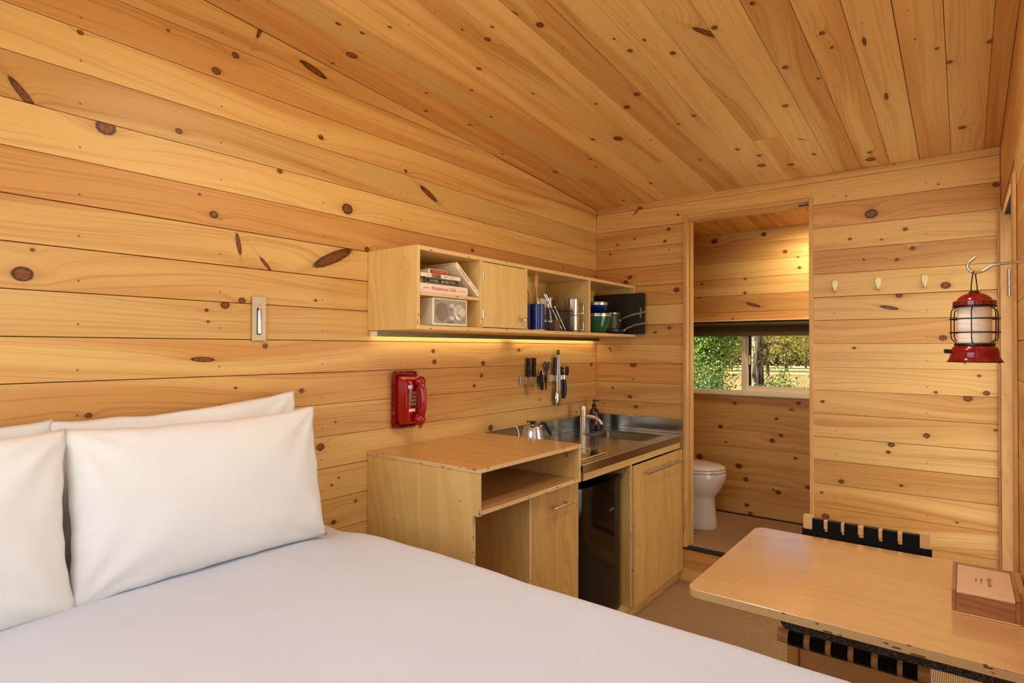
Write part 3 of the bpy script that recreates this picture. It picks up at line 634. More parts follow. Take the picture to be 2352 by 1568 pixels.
# ---------------------------------------------------------------- plywood desk cabinet beside the bed
DK = thing('desk_cabinet', 'pale plywood cabinet with an open cubby standing between bed and fridge', 'cabinet')
dp = [(0.001, 0.0), (0.595, 0.0), (0.595, 0.838), (0.622, 0.838), (0.622, 0.9927), (0.001, 0.9927)]
def xz_prism(parent, name, poly, y0, y1, m):
    """panel with an outline in the XZ plane (grain upright)"""
    cx = sum(p[0] for p in poly)/len(poly); cz = sum(p[1] for p in poly)/len(poly); cy = (y0+y1)/2
    M = frame((cx, cy, cz), (0, 0, 1), (1, 0, 0)); h = abs(y1-y0)/2
    return G().prism([(z-cz, x-cx) for x, z in poly], -h, h, 0.0012).done(name, m, parent, M=M, smooth=0)
xz_prism(DK, 'side_panel', dp, -1.971, -1.953, 'ply')
dp2 = [(0.001, 0.832), (0.5745, 0.832), (0.5745, 0.838), (0.622, 0.838), (0.622, 0.9927), (0.001, 0.9927)]
xz_prism(DK, 'side_panel', [(0.001, 0.838), (0.622, 0.838), (0.622, 0.9927), (0.001, 0.9927)], -1.269, -1.252, 'ply')
panel(DK, 'top_panel', 0.001, 0.624, -1.972, -1.251, 0.993, 1.011, 'z', 'x', 'ply_top')
panel(DK, 'shelf', 0.001, 0.620, -1.9527, -1.2693, 0.838, 0.855, 'z', 'y', 'ply_top')
panel(DK, 'back_panel', 0.125, 0.140, -1.9525, -1.2695, 0.8553, 0.9925, 'x', 'y', 'ply')
panel(DK, 'divider', 0.10, 0.575, -1.588, -1.570, 0.0, 0.8377, 'y', 'z', 'ply')
panel(DK, 'back_panel', 0.06, 0.075, -1.9525, -1.590, 0.0, 0.8377, 'x', 'y', 'ply')
panel(DK, 'side_panel', 0.001, 0.555, -1.212, -1.195, 0.0, 0.828, 'y', 'z', 'ply')
dd = panel(DK, 'door', 0.557, 0.575, -1.5685, -1.194, 0.075, 0.832, 'x', 'z', 'ply_door')
def bar_handle(parent, x, y0, y1, z, r=0.0055, out=0.032, inset_=0.032):
    M = parent.matrix_basis.inverted()
    part(parent, 'handle', 'steel_bright', lambda g: (g.cyl((x+out, y0, z), (x+out, y1, z), r, seg=14), g.cyl((x, y0+inset_, z), (x+out, y0+inset_, z), r*0.85, seg=10), g.cyl((x, y1-inset_, z), (x+out, y1-inset_, z), r*0.85, seg=10)), M=M)
bar_handle(dd, 0.575, -1.452, -1.288, 0.752)
part(DK, 'knot_ring', 'ink', lambda g: g.tube([(0.555+0.0065*math.cos(t*0.62), -1.2695, 0.963+0.017*math.sin(t*0.62)) for t in range(10)], 0.0016, 6, closed=True))  # thin brown ring drawn for a knot in the side panel

# ---------------------------------------------------------------- kitchen base, counter, fridge
KB = thing('kitchen_base_cabinet', 'plywood base cabinet under the steel counter with one tall door', 'cabinet')
panel(KB, 'top_rail', 0.582, 0.600, -1.190, -0.004, 0.826, 0.869, 'x', 'y', 'ply')
panel(KB, 'side_panel', 0.03, 0.600, -0.700, -0.683, 0.07, 0.8257, 'y', 'z', 'ply')
panel(KB, 'side_panel', 0.03, 0.580, -0.021, -0.004, 0.07, 0.8257, 'y', 'z', 'ply')
panel(KB, 'plinth', 0.574, 0.590, -1.190, -0.004, 0.0, 0.069, 'x', 'y', 'ply_door')
panel(KB, 'bottom_panel', 0.03, 0.573, -1.190, -0.004, 0.054, 0.0695, 'z', 'y', 'ply')
panel(KB, 'back_panel', 0.018, 0.029, -1.190, -0.004, 0.07, 0.8257, 'x', 'y', 'ply')
kd = panel(KB, 'door', 0.6005, 0.618, -0.682, -0.008, 0.072, 0.818, 'x', 'z', 'ply_door')
bar_handle(kd, 0.618, -0.590, -0.075, 0.765, 0.0055, 0.030, 0.05)

CT = thing('steel_countertop', 'brushed steel kitchen countertop with inset sink and upstand along two walls', 'countertop')
g = G()
cx0, cx1, cy0, cy1 = 0.002, 0.622, -1.249, -0.002; sx0, sx1, sy0, sy1 = 0.155, 0.522, -0.400, -0.135
for q in ((cx0, sx0, cy0, cy1), (sx1, cx1, cy0, cy1), (sx0, sx1, cy0, sy0), (sx0, sx1, sy1, cy1)): g.span(q[0], q[1], q[2], q[3], 0.9085, 0.9115)
bmesh.ops.remove_doubles(g.b, verts=g.b.verts[:], dist=1e-5)
g.done('worktop', 'steel', CT, smooth=0)
part(CT, 'front_edge', 'steel', lambda g: g.span(0.6205, 0.6235, -1.235, -0.002, 0.870, 0.912, 0.001))
part(CT, 'rear_upstand', 'steel', lambda g: g.span(0.002, 0.008, -1.249, -0.0085, 0.912, 1.004, 0.001))
part(CT, 'side_upstand', 'steel', lambda g: g.span(0.002, 0.6235, -0.008, -0.002, 0.912, 1.004, 0.001))
def basin(g):
    ins = 0.012
    def loop(z, d, r=0.02):
        pts = []
        for (px, py, a) in ((sx1-d-r, sy1-d-r, 0), (sx0+d+r, sy1-d-r, 90), (sx0+d+r, sy0+d+r, 180), (sx1-d-r, sy0+d+r, 270)):
            for k in range(5):
                t = math.radians(a+k*22.5); pts.append((px+r*math.cos(t), py+r*math.sin(t), z))
        return pts
    g.rings([loop(0.9118, -0.024, 0.03), loop(0.9124, -0.020, 0.03), loop(0.9118, -0.002, 0.015), loop(0.905, 0.001, 0.018), loop(0.775, 0.006, 0.03), loop(0.762, 0.020, 0.03)], cap0=False)
part(CT, 'sink_basin', 'steel_dark', basin)
part(CT, 'sink_drain', 'chrome', lambda g: g.lathe([(0.035, 0.0), (0.035, 0.003), (0.026, 0.003), (0.02, 0.001)], (0.338, -0.268, 0.7622), 24))

FA = thing('kitchen_faucet', 'brushed nickel single spout tap standing beside the sink', 'tap', (0.103, -0.352, 0.9127))
part(FA, 'body', 'brass', lambda g: g.lathe([(0.024, 0), (0.024, 0.004), (0.0205, 0.006), (0.0205, 0.138), (0.0195, 0.139), (0.0195, 0.1405), (0.0215, 0.1415), (0.0215, 0.172), (0.0205, 0.1735)], seg=28))
part(FA, 'spout', 'brass', lambda g: g.tube([(0.018, 0, 0.108), (0.06, 0.003, 0.106), (0.090, 0.005, 0.102), (0.112, 0.007, 0.088), (0.132, 0.008, 0.064)], 0.0115, 16))
part(FA, 'lever', 'brass', lambda g: g.cyl((-0.021, 0.0, 0.157), (-0.05, 0.0, 0.163), 0.0035, seg=10))
SB = thing('soap_bottle', 'dark amber glass soap pump bottle in the corner behind the tap', 'bottle', (0.072, -0.158, 0.9127))
part(SB, 'bottle', 'amber', lambda g: g.lathe([(0.030, 0), (0.0335, 0.004), (0.0335, 0.112), (0.031, 0.124), (0.024, 0.134), (0.0135, 0.141), (0.0135, 0.148)], seg=28))
part(SB, 'collar', 'black', lambda g: g.lathe([(0.0155, 0.148), (0.0155, 0.166), (0.007, 0.168), (0.006, 0.183)], seg=20))
part(SB, 'pump_head', 'black', lambda g: (g.lathe([(0.009, 0.183), (0.010, 0.186), (0.009, 0.196), (0.003, 0.198)], seg=16), g.tube([(0.0, 0, 0.190), (0.022, 0.010, 0.190), (0.030, 0.014, 0.186)], [0.005, 0.0045, 0.003], 8)))
for zz in (0.075, 0.045): part(SB, 'print', 'pale_ink', lambda g: g.box((0.0, -0.0334, zz), (0.014, 0.0006, 0.0012), M=Matrix.Rotation(0.75, 4, 'Z')))

HB = thing('gas_hob', 'flush steel gas hob with black knob half hidden behind the plywood cabinet', 'hob', (0.40, -1.03, 0.9118))
part(HB, 'hob_plate', 'steel', lambda g: g.span(-0.20, 0.19, -0.17, 0.10, 0.0, 0.004, 0.001))
part(HB, 'front_trim', 'chrome', lambda g: g.tube([(0.184, -0.17, 0.010), (0.178, 0.094, 0.010)], 0.0055, 10))
for yy in (0.055, -0.10): part(HB, 'pan_support', 'steel_bright', lambda g: g.tube([(-0.09, yy, 0.006), (-0.09, yy, 0.024), (0.10, yy+0.02, 0.024), (0.10, yy+0.02, 0.006)], 0.004, 8))
part(HB, 'burner', 'brass', lambda g: g.lathe([(0.034, 0.004), (0.034, 0.012), (0.028, 0.016), (0.012, 0.018)], (0.115, -0.045, 0), 24))
part(HB, 'knob', 'black', lambda g: (g.lathe([(0.024, 0.004), (0.024, 0.008), (0.0205, 0.009), (0.0195, 0.026), (0.0185, 0.027)], (0.143, 0.042, 0), 24), g.span(0.1415, 0.1445, 0.025, 0.059, 0.024, 0.029, 0.001)))

KT = thing('gooseneck_kettle', 'brushed steel gooseneck kettle with black handle on the hob behind the plywood cabinet', 'kettle', (0.245, -1.103, 0.936), math.radians(90-8))
part(KT, 'body', 'steel_bright', lambda g: g.lathe([(0.060, 0.0), (0.066, 0.004), (0.067, 0.012), (0.063, 0.035), (0.058, 0.050), (0.0575, 0.054), (0.0555, 0.058), (0.054, 0.074), (0.0525, 0.078), (0.0515, 0.086), (0.047, 0.098), (0.046, 0.101)], seg=40))
part(KT, 'lid', 'steel_bright', lambda g: g.lathe([(0.0465, 0.1015), (0.048, 0.103), (0.047, 0.106), (0.036, 0.110), (0.006, 0.113), (0.005, 0.118)], seg=36))
part(KT, 'lid_knob', 'black', lambda g: g.lathe([(0.006, 0.117), (0.010, 0.120), (0.019, 0.131), (0.0195, 0.134), (0.017, 0.136)], seg=24))
part(KT, 'spout', 'steel_bright', lambda g: g.tube([(-0.060, 0, 0.018), (-0.088, 0, 0.024), (-0.102, 0, 0.046), (-0.106, 0, 0.080), (-0.112, 0, 0.108), (-0.128, 0, 0.122), (-0.150, 0, 0.122)], [0.013, 0.010, 0.007, 0.0058, 0.0052, 0.005, 0.005], 12))
part(KT, 'handle_bracket', 'steel_bright', lambda g: (g.tube([(0.052, 0, 0.090), (0.060, 0, 0.104), (0.070, 0, 0.112)], 0.005, 8), g.tube([(0.055, 0, 0.055), (0.064, 0, 0.085), (0.068, 0, 0.108)], 0.0035, 8)))
part(KT, 'handle', 'black', lambda g: g.tube([(0.064, 0, 0.110), (0.076, 0, 0.119), (0.090, 0, 0.117), (0.103, 0, 0.102), (0.110, 0, 0.090), (0.121, 0, 0.081), (0.128, 0, 0.068), (0.136, 0, 0.060), (0.140, 0, 0.050)], [0.008, 0.0095, 0.0095, 0.0085, 0.0095, 0.0085, 0.0095, 0.0095, 0.006], 12))

FG = thing('mini_fridge', 'tall black mini fridge set between plywood cabinet and kitchen door', 'fridge', (0.0, -0.945, 0.0705))
FW = 0.232
part(FG, 'body', 'black', lambda g: g.span(0.05, 0.515, -FW, FW, 0.0, 0.690, 0.006))
part(FG, 'top_panel', 'black_gloss', lambda g: g.span(0.06, 0.512, -FW+.008, FW-.008, 0.6905, 0.697, 0.002))
def fr_door(g):
    rows = []
    for i in range(13):
        z = 0.012+i*(0.688-0.012)/12
        row = []
        for k in range(17):
            u = -1+k/8; edge = 0.012*(abs(u)**8)
            row.append((0.560+0.012*(1-u*u)-edge, u*FW, z))
        row += [(0.517, FW, z), (0.517, -FW, z)]
        rows.append(row)
    g.rings(rows)
part(FG, 'door', 'black_gloss', fr_door)
part(FG, 'door_lip', 'black_gloss', lambda g: g.rings([[(0.566+0.012*(1-u*u)-0.01*abs(u)**8, u*FW, z0+dz_) for u in [-1+k/8 for k in range(17)]]+[(0.517, FW, z0+dz_), (0.517, -FW, z0+dz_)] for z0, dz_ in ((0.689, 0), (0.689, 0.012), (0.689, 0.017))]))
part(FG, 'logo', 'knit', lambda g: g.tube([(0.5735, 0.055+0.006*k, 0.548+(0.006 if k % 2 else -0.004)+(0.004 if k in (0, 5) else 0)) for k in range(10)], 0.0009, 5))

# ---------------------------------------------------------------- things on the wall cabinet
RD = thing('table_radio', 'cream box radio with silver front and big dial in the cabinet bay', 'radio', (0.0, -1.761, UZ0+TH))
part(RD, 'cabinet', 'cream', lambda g: g.span(0.09, 0.283, -0.106, 0.106, 0.003, 0.118, 0.002))
for x in (0.11, 0.26):
    for y in (-0.09, 0.09): part(RD, 'foot', 'black', lambda g: g.cyl((x, y, 0.0003), (x, y, 0.0032), 0.008, seg=10))
part(RD, 'front_panel', 'knit', lambda g: g.span(0.2832, 0.2852, -0.098, 0.096, 0.012, 0.110, 0.0008))
FRX = frame((0.2852, 0, 0), (0, 1, 0), (0, 0, 1))
part(RD, 'speaker_grille', 'knit_dark', lambda g: g.lathe([(0.038, 0), (0.038, 0.0012), (0.036, 0.0016), (0.034, 0.0006)], seg=36, M=FRX @ Matrix.Translation((-0.055, 0.060, 0))))
part(RD, 'tuning_dial', 'silver_paint', lambda g: g.lathe([(0.036, 0), (0.036, 0.002), (0.033, 0.004), (0.022, 0.005)], seg=36, M=FRX @ Matrix.Translation((0.052, 0.060, 0))))
part(RD, 'tuning_knob', 'silver_paint', lambda g: g.lathe([(0.020, 0.005), (0.0195, 0.018), (0.018, 0.020)], seg=30, M=FRX @ Matrix.Translation((0.052, 0.060, 0))))
for zz in (0.086, 0.034): part(RD, 'knob', 'silver_paint', lambda g: g.lathe([(0.011, 0), (0.0105, 0.012), (0.009, 0.014)], seg=20, M=FRX @ Matrix.Translation((-0.003, zz, 0))))
part(RD, 'dial_marks', 'ink', lambda g: [g.box((0.052+0.041*math.cos(t), 0.060+0.041*math.sin(t), 0.0003), (0.002, 0.0012, 0.0006), M=FRX) for t in [math.radians(-60+15*k) for k in range(17)]])
part(RD, 'indicator', 'black', lambda g: (g.box((-0.003, 0.066, 0.0004), (0.003, 0.003, 0.0008), M=FRX), g.box((-0.003, 0.056, 0.0004), (0.003, 0.003, 0.0008), M=FRX)))
text(RD, 'lettering', 'Model One', 0.010, FRX @ Matrix.Translation((-0.003, 0.017, 0.0003)), 'ink')
text(RD, 'lettering', 'Tivoli Audio', 0.007, FRX @ Matrix.Translation((-0.078, 0.104, 0.0003)), 'ink')

def book(name, label, y0, y1, z0, z1, x_front, depth, cover, title=(), rz=0.0, round_=0.0, M=None):
    """a lying book with its spine towards +X; local origin at the spine's foot centre"""
    w, h = abs(y1-y0), z1-z0
    M0 = M if M is not None else Matrix.Translation((x_front, (y0+y1)/2, z0)) @ Matrix.Rotation(rz, 4, 'Z')
    t = thing(name, label, 'book', M=M0, group='books in the top bay')
    c = 0.0022
    part(t, 'pages', 'pages', lambda g: g.span(-depth+0.002, -0.004, -w/2+0.003, w/2-0.003, c, h-c))
    def cov(g):
        g.span(-depth, -0.002, -w/2, w/2, 0, c-.0001, 0.0005); g.span(-depth, -0.002, -w/2, w/2, h-c+.0001, h, 0.0005)
        k = 8; prof = [(-0.0028, 0), ] + [(-0.001+round_*math.sin(PI*i/k), h*i/k) for i in range(k+1)] + [(-0.0028, h)]
        g.rings([[(x, y, z) for x, z in prof] for y in (-w/2, w/2)])
    part(t, 'cover', cover, cov)
    FS = frame((round_+0.0006, 0, h/2), (0, 1, 0), (0, 0, 1))
    for s, size, off, mt, sxx in title: text(t, 'lettering', s, size, FS @ Matrix.Translation((off, 0, 0)), mt, sxx)
    return t, FS, w, h
S0 = 1.6743
book('coffee_table_book', 'thick pale pink book with red title lying at the foot of the stack', -1.953, -1.660, S0, S0+0.037, 0.288, 0.21, 'book_pink', (('Wanderlust USA', 0.021, -0.005, 'red_ink', 1.0), ('gestalten', 0.009, -0.105, 'red_ink', 1.0), ('The Great American Hike', 0.006, 0.103, 'red_ink', 1.0)), round_=0.004)
t, FS, w, h = book('hardback_book', 'black hardback with silver framed spine second from below in the stack', -1.922, -1.714, S0+0.0373, S0+0.0625, 0.286, 0.15, 'book_black', (('ON TRAILS', 0.0105, -0.045, 'pale_ink', 1.0), ('ROBERT MOOR', 0.0105, 0.045, 'pale_ink', 1.0)), round_=0.001)
part(t, 'spine_frame', 'pale_ink', lambda g: (g.box((0, 0.009, 0.0002), (0.19, 0.0007, 0.0005), M=FS), g.box((0, -0.009, 0.0002), (0.19, 0.0007, 0.0005), M=FS), g.box((-0.095, 0, 0.0002), (0.0007, 0.018, 0.0005), M=FS), g.box((0.095, 0, 0.0002), (0.0007, 0.018, 0.0005), M=FS), g.lathe([(0.004, 0), (0.004, 0.0006)], (0, 0, 0), 12, M=FS)))
t, FS, w, h = book('paperback_book', 'thin cream paperback with a gold picture band on its spine', -1.942, -1.706, S0+0.0628, S0+0.0785, 0.290, 0.13, 'book_white', (('Wild', 0.010, 0.025, 'ink', 1.0), ('along the trail', 0.006, 0.065, 'ink', 1.0), ('20', 0.008, -0.075, 'ink', 1.0)))
part(t, 'picture_band', 'book_gold', lambda g: g.box((-0.030, 0, 0.0002), (0.052, 0.0150, 0.0005), M=FS))
t, FS, w, h = book('card_box', 'little white box with a red label on top of the book stack', -1.892, -1.786, S0+0.0788, S0+0.0985, 0.284, 0.10, 'book_white', ())
part(t, 'red_label', 'book_red', lambda g: g.box((0.002, 0, 0.0002), (0.094, 0.0150, 0.0005), M=FS))
text(t, 'lettering', 'THE SETTLERS CARD GAME', 0.0056, FS @ Matrix.Translation((0.002, 0, 0.0006)), 'pale_ink')
t['category'] = 'box'; t['group'] = 'books in the top bay'
# the leaning book: spine runs from the top of the stack down to the right corner
a = Vector((0.291, -1.742, 1.800)); b = Vector((0.291, -1.5905, 1.6765)); L = (b-a).length; dirv = (b-a).normalized()
Mlean = frame((a+b)/2, (1, 0, 0), dirv); 
book('leaning_book', 'white hardback leaning across the bay against the divider', 0, L, 0, 0.022, 0, 0.20, 'book_white', (('Getting Away', 0.0135, -0.030, 'ink', 1.0), ('Jon Staff', 0.0075, 0.045, 'ink', 1.0), ('O', 0.010, 0.080, 'ink', 1.0)), M=Mlean)

def tumbler(name, label, x, y, r0, r1, h, m):
    t = thing(name, label, 'holder', (x, y, UZ0+TH+.0003), group='blue enamel holders')
    part(t, 'body', m, lambda g: g.lathe([(r1, 0), (r1, 0.006), (r0, h), (r0-0.002, h), (r1-0.003, 0.010)], seg=32))
    part(t, 'rim', 'silicone', lambda g: g.lathe([(r1+0.001, 0.0), (r1+0.0015, 0.002), (r1+0.001, 0.004), (r1-0.0005, 0.004), (r1-0.0005, 0.0)], seg=32, cap0=False, cap1=False))
    return t
tumbler('utensil_holder', 'tall blue speckled enamel holder with wooden spoons', 0.250, -1.072, 0.041, 0.0395, 0.136, 'blue_enamel')
tumbler('utensil_holder', 'blue enamel holder half hidden behind the cabinet door edge', 0.220, -1.172, 0.041, 0.0395, 0.138, 'blue_enamel')
SP = thing('wooden_spoon', 'wooden spoon with oval bowl standing in the blue holder', 'spoon', (0.250, -1.060, 1.552))
part(SP, 'spoon', 'spoon_wood', lambda g: (g.tube([(0, 0, 0), (-0.008, -0.004, 0.15), (-0.012, -0.004, 0.215)], 0.0055, 10), g.ball((-0.014, -0.004, 0.252), 0.045, (0.22, 0.42, 1.0), 18)))
SP = thing('wooden_spatula', 'wooden spatula leaning left in the blue holder', 'spatula', (0.250, -1.083, 1.552))
part(SP, 'spatula', 'spoon_wood', lambda g: (g.tube([(0.0, 0, 0), (-0.02, -0.022, 0.15), (-0.026, -0.034, 0.20)], 0.005, 10), g.rings([[(-0.024-0.004*k+sx_*0.003, -0.028-0.014*k+sy_*(0.010+0.011*k*(1.6-k)), 0.185+0.08*k) for sx_, sy_ in ((-1, -1), (1, -1), (1, 1), (-1, 1))] for k in (0, 0.35, 0.7, 1.0)])))
SP = thing('silicone_spatula', 'white silicone spatula head standing behind the blue holder', 'spatula', (0.120, -0.835, UZ0+TH+.0005))
part(SP, 'blade', 'silicone', lambda g: g.prism([(-0.030, 0.10), (0.026, 0.10), (0.032, 0.17), (0.022, 0.188), (-0.012, 0.192), (-0.030, 0.176)], -0.004, 0.004, 0.002, M=frame((0, 0, 0), (0.25, 1, 0), (0, 0, 1))))
part(SP, 'handle', 'spoon_wood', lambda g: g.cyl((0, 0, 0), (0, 0, 0.102), 0.005, seg=10))

BK = thing('wire_basket', 'black wire mesh basket holding cutlery on the cabinet floor', 'basket', (0.212, -0.882, UZ0+TH+.0003))
bw, bd, bh = 0.132, 0.058, 0.118
def bask(g):
    for z, r in ((0.002, 0.0018), (bh, 0.0026)):
        q = [(-bd, -bw, z), (bd, -bw, z), (bd, bw, z), (-bd, bw, z)]; g.tube(q, r, 6, closed=True)
    for x in (-bd, bd):
        for y in (-bw, bw): g.cyl((x, y, 0), (x, y, bh), 0.0022, seg=6)
part(BK, 'frame', 'black', bask)
def mesh_(g):
    for k in range(1, 22):
        y = -bw+2*bw*k/22; g.tube([(bd, y, bh), (bd, y, 0.001), (-bd, y, 0.001), (-bd, y, bh)], 0.0007, 3)
    for k in range(1, 10):
        x = -bd+2*bd*k/10
        g.tube([(x, -bw, bh), (x, -bw, 0.001), (x, bw, 0.001), (x, bw, bh)], 0.0007, 3)
    for k in range(1, 11):
        z = bh*k/11; g.tube([(-bd, -bw, z), (bd, -bw, z), (bd, bw, z), (-bd, bw, z)], 0.0007, 3, closed=True)
part(BK, 'mesh', 'black', mesh_, kind='stuff')
for i, (y, lab) in enumerate(((-0.985, 'glass salt shaker with metal lid leftmost in the wire basket'), (-0.932, 'glass pepper shaker with metal lid in the middle of the wire basket'))):
    j = thing('shaker', lab, 'shaker', (0.236, y, UZ0+TH+.003), group='glass shakers')
    part(j, 'jar', 'grey_pan', lambda g: g.lathe([(0.018, 0), (0.020, 0.004), (0.019, 0.040), (0.016, 0.045)], seg=18))
    part(j, 'lid', 'steel_bright', lambda g: g.lathe([(0.0175, 0.0452), (0.0175, 0.056), (0.012, 0.060)], seg=18))
j = thing('spice_box', 'small brown card box at the right inside the wire basket', 'box', (0.236, -0.882, UZ0+TH+.003))
part(j, 'carton', 'kraft', lambda g: g.span(-0.018, 0.018, -0.024, 0.024, 0, 0.058, 0.001))
text(j, 'lettering', 'SALT', 0.014, frame((0.0184, 0, 0.032), (0, 0, 1), (0, -1, 0)), 'ink')
def cutlery(nm, lab, base, tip, kind):
    b0, t0 = Vector(base)+Vector((0, -0.065, 0)), Vector(tip)+Vector((0, -0.065, 0)); d = (t0-b0); L = d.length; M = frame(b0, d, d.cross(Vector((1, 0, 0))))
    t = thing(nm, lab, kind, M=M, group='cutlery in the wire basket')
    if kind == 'spoon': part(t, 'spoon', 'steel_bright', lambda g: (g.tube([(0, 0, 0), (L*0.72, 0, 0)], [0.004, 0.0022], 8), g.ball((L*0.86, 0, 0), L*0.15, (1, 0.55, 0.2), 16)))
    elif kind == 'whisk': part(t, 'head', 'steel_bright', lambda g: (g.tube([(0, 0, 0), (L*0.6, 0, 0)], 0.005, 8), [g.tube([(L*0.6, 0, 0)]+[(L*0.6+L*0.4*math.sin(PI*k/8), 0.016*math.cos(a_)*math.sin(PI*k/8+.3), 0.016*math.sin(a_)*math.sin(PI*k/8+.3)) for k in range(1, 5)], 0.001, 4) for a_ in [PI*j_/3 for j_ in range(6)]]))
    else: part(t, 'fork' if kind == 'fork' else 'blade', 'steel_bright', lambda g: (g.tube([(0, 0, 0), (L*0.5, 0, 0), (L, 0, 0)], [0.0032, 0.0024, 0.0045], 8)))
cutlery('dinner_spoon', 'steel spoon with bright bowl upright near the middle of the wire basket', (0.21, -0.80, 1.545), (0.21, -0.845, 1.700), 'spoon')
cutlery('peeler', 'steel peeler standing at the left of the cutlery in the basket', (0.19, -0.85, 1.545), (0.18, -0.905, 1.728), 'spoon')
cutlery('table_knife', 'dark table knife leaning left across the cutlery basket', (0.215, -0.715, 1.545), (0.20, -0.875, 1.745), 'knife')
cutlery('dinner_fork', 'steel fork leaning beside the dark knife in the basket', (0.225, -0.725, 1.545), (0.205, -0.862, 1.742), 'fork')
cutlery('tea_spoon', 'slim steel handle leaning low at the right of the basket', (0.235, -0.705, 1.545), (0.22, -0.800, 1.68), 'knife')
def mug(lab, x, y, z, rz=0.0, h=0.0945):
    t = thing('steel_mug', lab, 'mug', (x, y, z), rz, 'steel camping mugs')
    part(t, 'cup', 'steel_bright', lambda g: g.lathe([(0.041, 0), (0.0425, 0.003), (0.0425, h-0.006), (0.0435, h-0.003), (0.0425, h), (0.040, h), (0.040, 0.008)], seg=40))
    part(t, 'handle', 'steel_bright', lambda g: g.tube([(0.042, 0, h*0.80), (0.058, 0, h*0.82), (0.068, 0, h*0.74), (0.072, 0, h*0.30), (0.068, 0, h*0.14), (0.042, 0, h*0.13)], 0.0026, 8))
    return t
mz = UZ0+TH+.0004
mug('lower steel mug of the stacked pair right of the basket', 0.226, -0.690, mz+.001, math.radians(50))
mug('upper steel mug of the stacked pair right of the basket', 0.226, -0.690, mz+0.0965, math.radians(50))
mug('steel mug set at the back behind the wire basket', 0.075, -0.70, mz+.001, math.radians(160), 0.115)
mug('steel mug standing on top of the mug at the back', 0.075, -0.70, mz+0.117, math.radians(160), 0.09)

# right bay: bowls, pans, cutting board
BD = thing('cutting_board', 'big dark speckled cutting board standing on edge at the right end of the cabinet', 'cutting board', (0.192, -0.0435, UZ0+TH+.0004))
def board(g):
    w, h, r = 0.187, 0.268, 0.012
    out = []
    for cx_, cy_, a in ((w-r, h-r, 0), (-w+r, h-r, 90), (-w+r, r, 180), (w-r, r, 270)):
        for k in range(5): t = math.radians(a+k*22.5); out.append((cx_+r*math.cos(t), cy_+r*math.sin(t)))
    hole = []
    for cy_, a in ((0.168, 0), (0.112, 180)):
        for k in range(9): t = math.radians(a+k*22.5); hole.append((0.158+0.0095*math.cos(t), cy_+0.0095*math.sin(t)))
    Mx = frame((0, 0, 0), (1, 0, 0), (0, 0, 1))
    for z in (-0.0055, 0.0055):
        vo = [g.b.verts.new(Mx @ Vector((x, y, z))) for x, y in out]; vh = [g.b.verts.new(Mx @ Vector((x, y, z))) for x, y in hole]
        eo = [g.b.edges.new((vo[i], vo[(i+1) % len(vo)])) for i in range(len(vo))]; eh = [g.b.edges.new((vh[i], vh[(i+1) % len(vh)])) for i in range(len(vh))]
        bmesh.ops.triangle_fill(g.b, use_beauty=True, edges=eo+eh)
        if z < 0: V0, H0 = vo, vh
        else:
            for A, B in ((V0, vo), (H0, vh)):
                for i in range(len(A)): j = (i+1) % len(A); g.b.faces.new((A[i], A[j], B[j], B[i]))
part(BD, 'board', 'board', board)
def bowl(nm, lab, x, y, z, r, h, m, cat='bowl'):
    t = thing(nm, lab, cat, (x, y, z), group='nested camping bowls')
    part(t, 'bowl', m, lambda g: g.lathe([(r*0.52, 0), (r*0.60, 0.003), (r*0.80, h*0.35), (r*0.93, h*0.65), (r*0.985, h-0.018), (r*0.975, h-0.018), (r*0.55, 0.006)], seg=40))
    part(t, 'rim', 'steel_bright', lambda g: g.lathe([(r*0.985, h-0.0178), (r*0.99, h-0.006), (r*1.02, h-0.003), (r*1.02, h), (r*0.97, h), (r*0.97, h-0.0178)], seg=40, cap0=False, cap1=False))
    return t
bowl('mixing_bowl', 'green speckled enamel bowl with steel rim at the foot of the bowl stack', 0.195, -0.350, mz, 0.095, 0.122, 'green_enamel')
bowl('small_bowl', 'blue enamel bowl with steel rim on top of the green bowl', 0.190, -0.348, mz+0.1225, 0.080, 0.070, 'blue_enamel')
def pan(nm, lab, x, y, z, r, h, end, flare=1.0):
    t = thing(nm, lab, 'pan', (x, y, z), group='dark pans with steel handles')
    part(t, 'pan', 'grey_pan' if h > 0.05 else 'black', lambda g: g.lathe([(r*0.92, 0), (r*0.97, 0.004), (r, h*0.35), (r*flare, h-0.003), (r*flare, h), (r*flare-0.003, h), (r*0.9, 0.006)], seg=40))
    if h > 0.05: part(t, 'rim', 'chrome', lambda g: g.lathe([(r*flare+0.0008, h-0.003), (r*flare+0.0012, h+0.0012), (r*flare-0.0035, h+0.0012)], seg=40, cap0=False, cap1=False))
    e = Vector(end)-Vector((x, y, z)); d = Vector((e.x, e.y, 0)).normalized()
    s = d*(r*flare-0.002)
    z0 = h*0.55 if h > 0.05 else h*0.8
    part(t, 'handle', 'steel_bright', lambda g: g.tube([(s.x, s.y, z0), (s.x*.85+e.x*.15, s.y*.85+e.y*.15, z0+(e.z-z0)*0.30), (s.x*.5+e.x*.5, s.y*.5+e.y*.5, z0+(e.z-z0)*0.72), tuple(e)], [0.007, 0.0055, 0.005, 0.0065], 10))
    part(t, 'rivet', 'steel_bright', lambda g: g.ball((s.x*1.03, s.y*1.03, z0), 0.008, (1, 1, 1), 10))
pan('frying_pan', 'black frying pan lying on the cabinet floor under the saucepan', 0.180, -0.166, mz, 0.104, 0.030, (0.452, -0.150, 1.612), 1.04)
pan('saucepan', 'dark grey saucepan resting on the frying pan before the cutting board', 0.180, -0.158, mz+0.0315, 0.082, 0.102, (0.432, -0.160, 1.676))

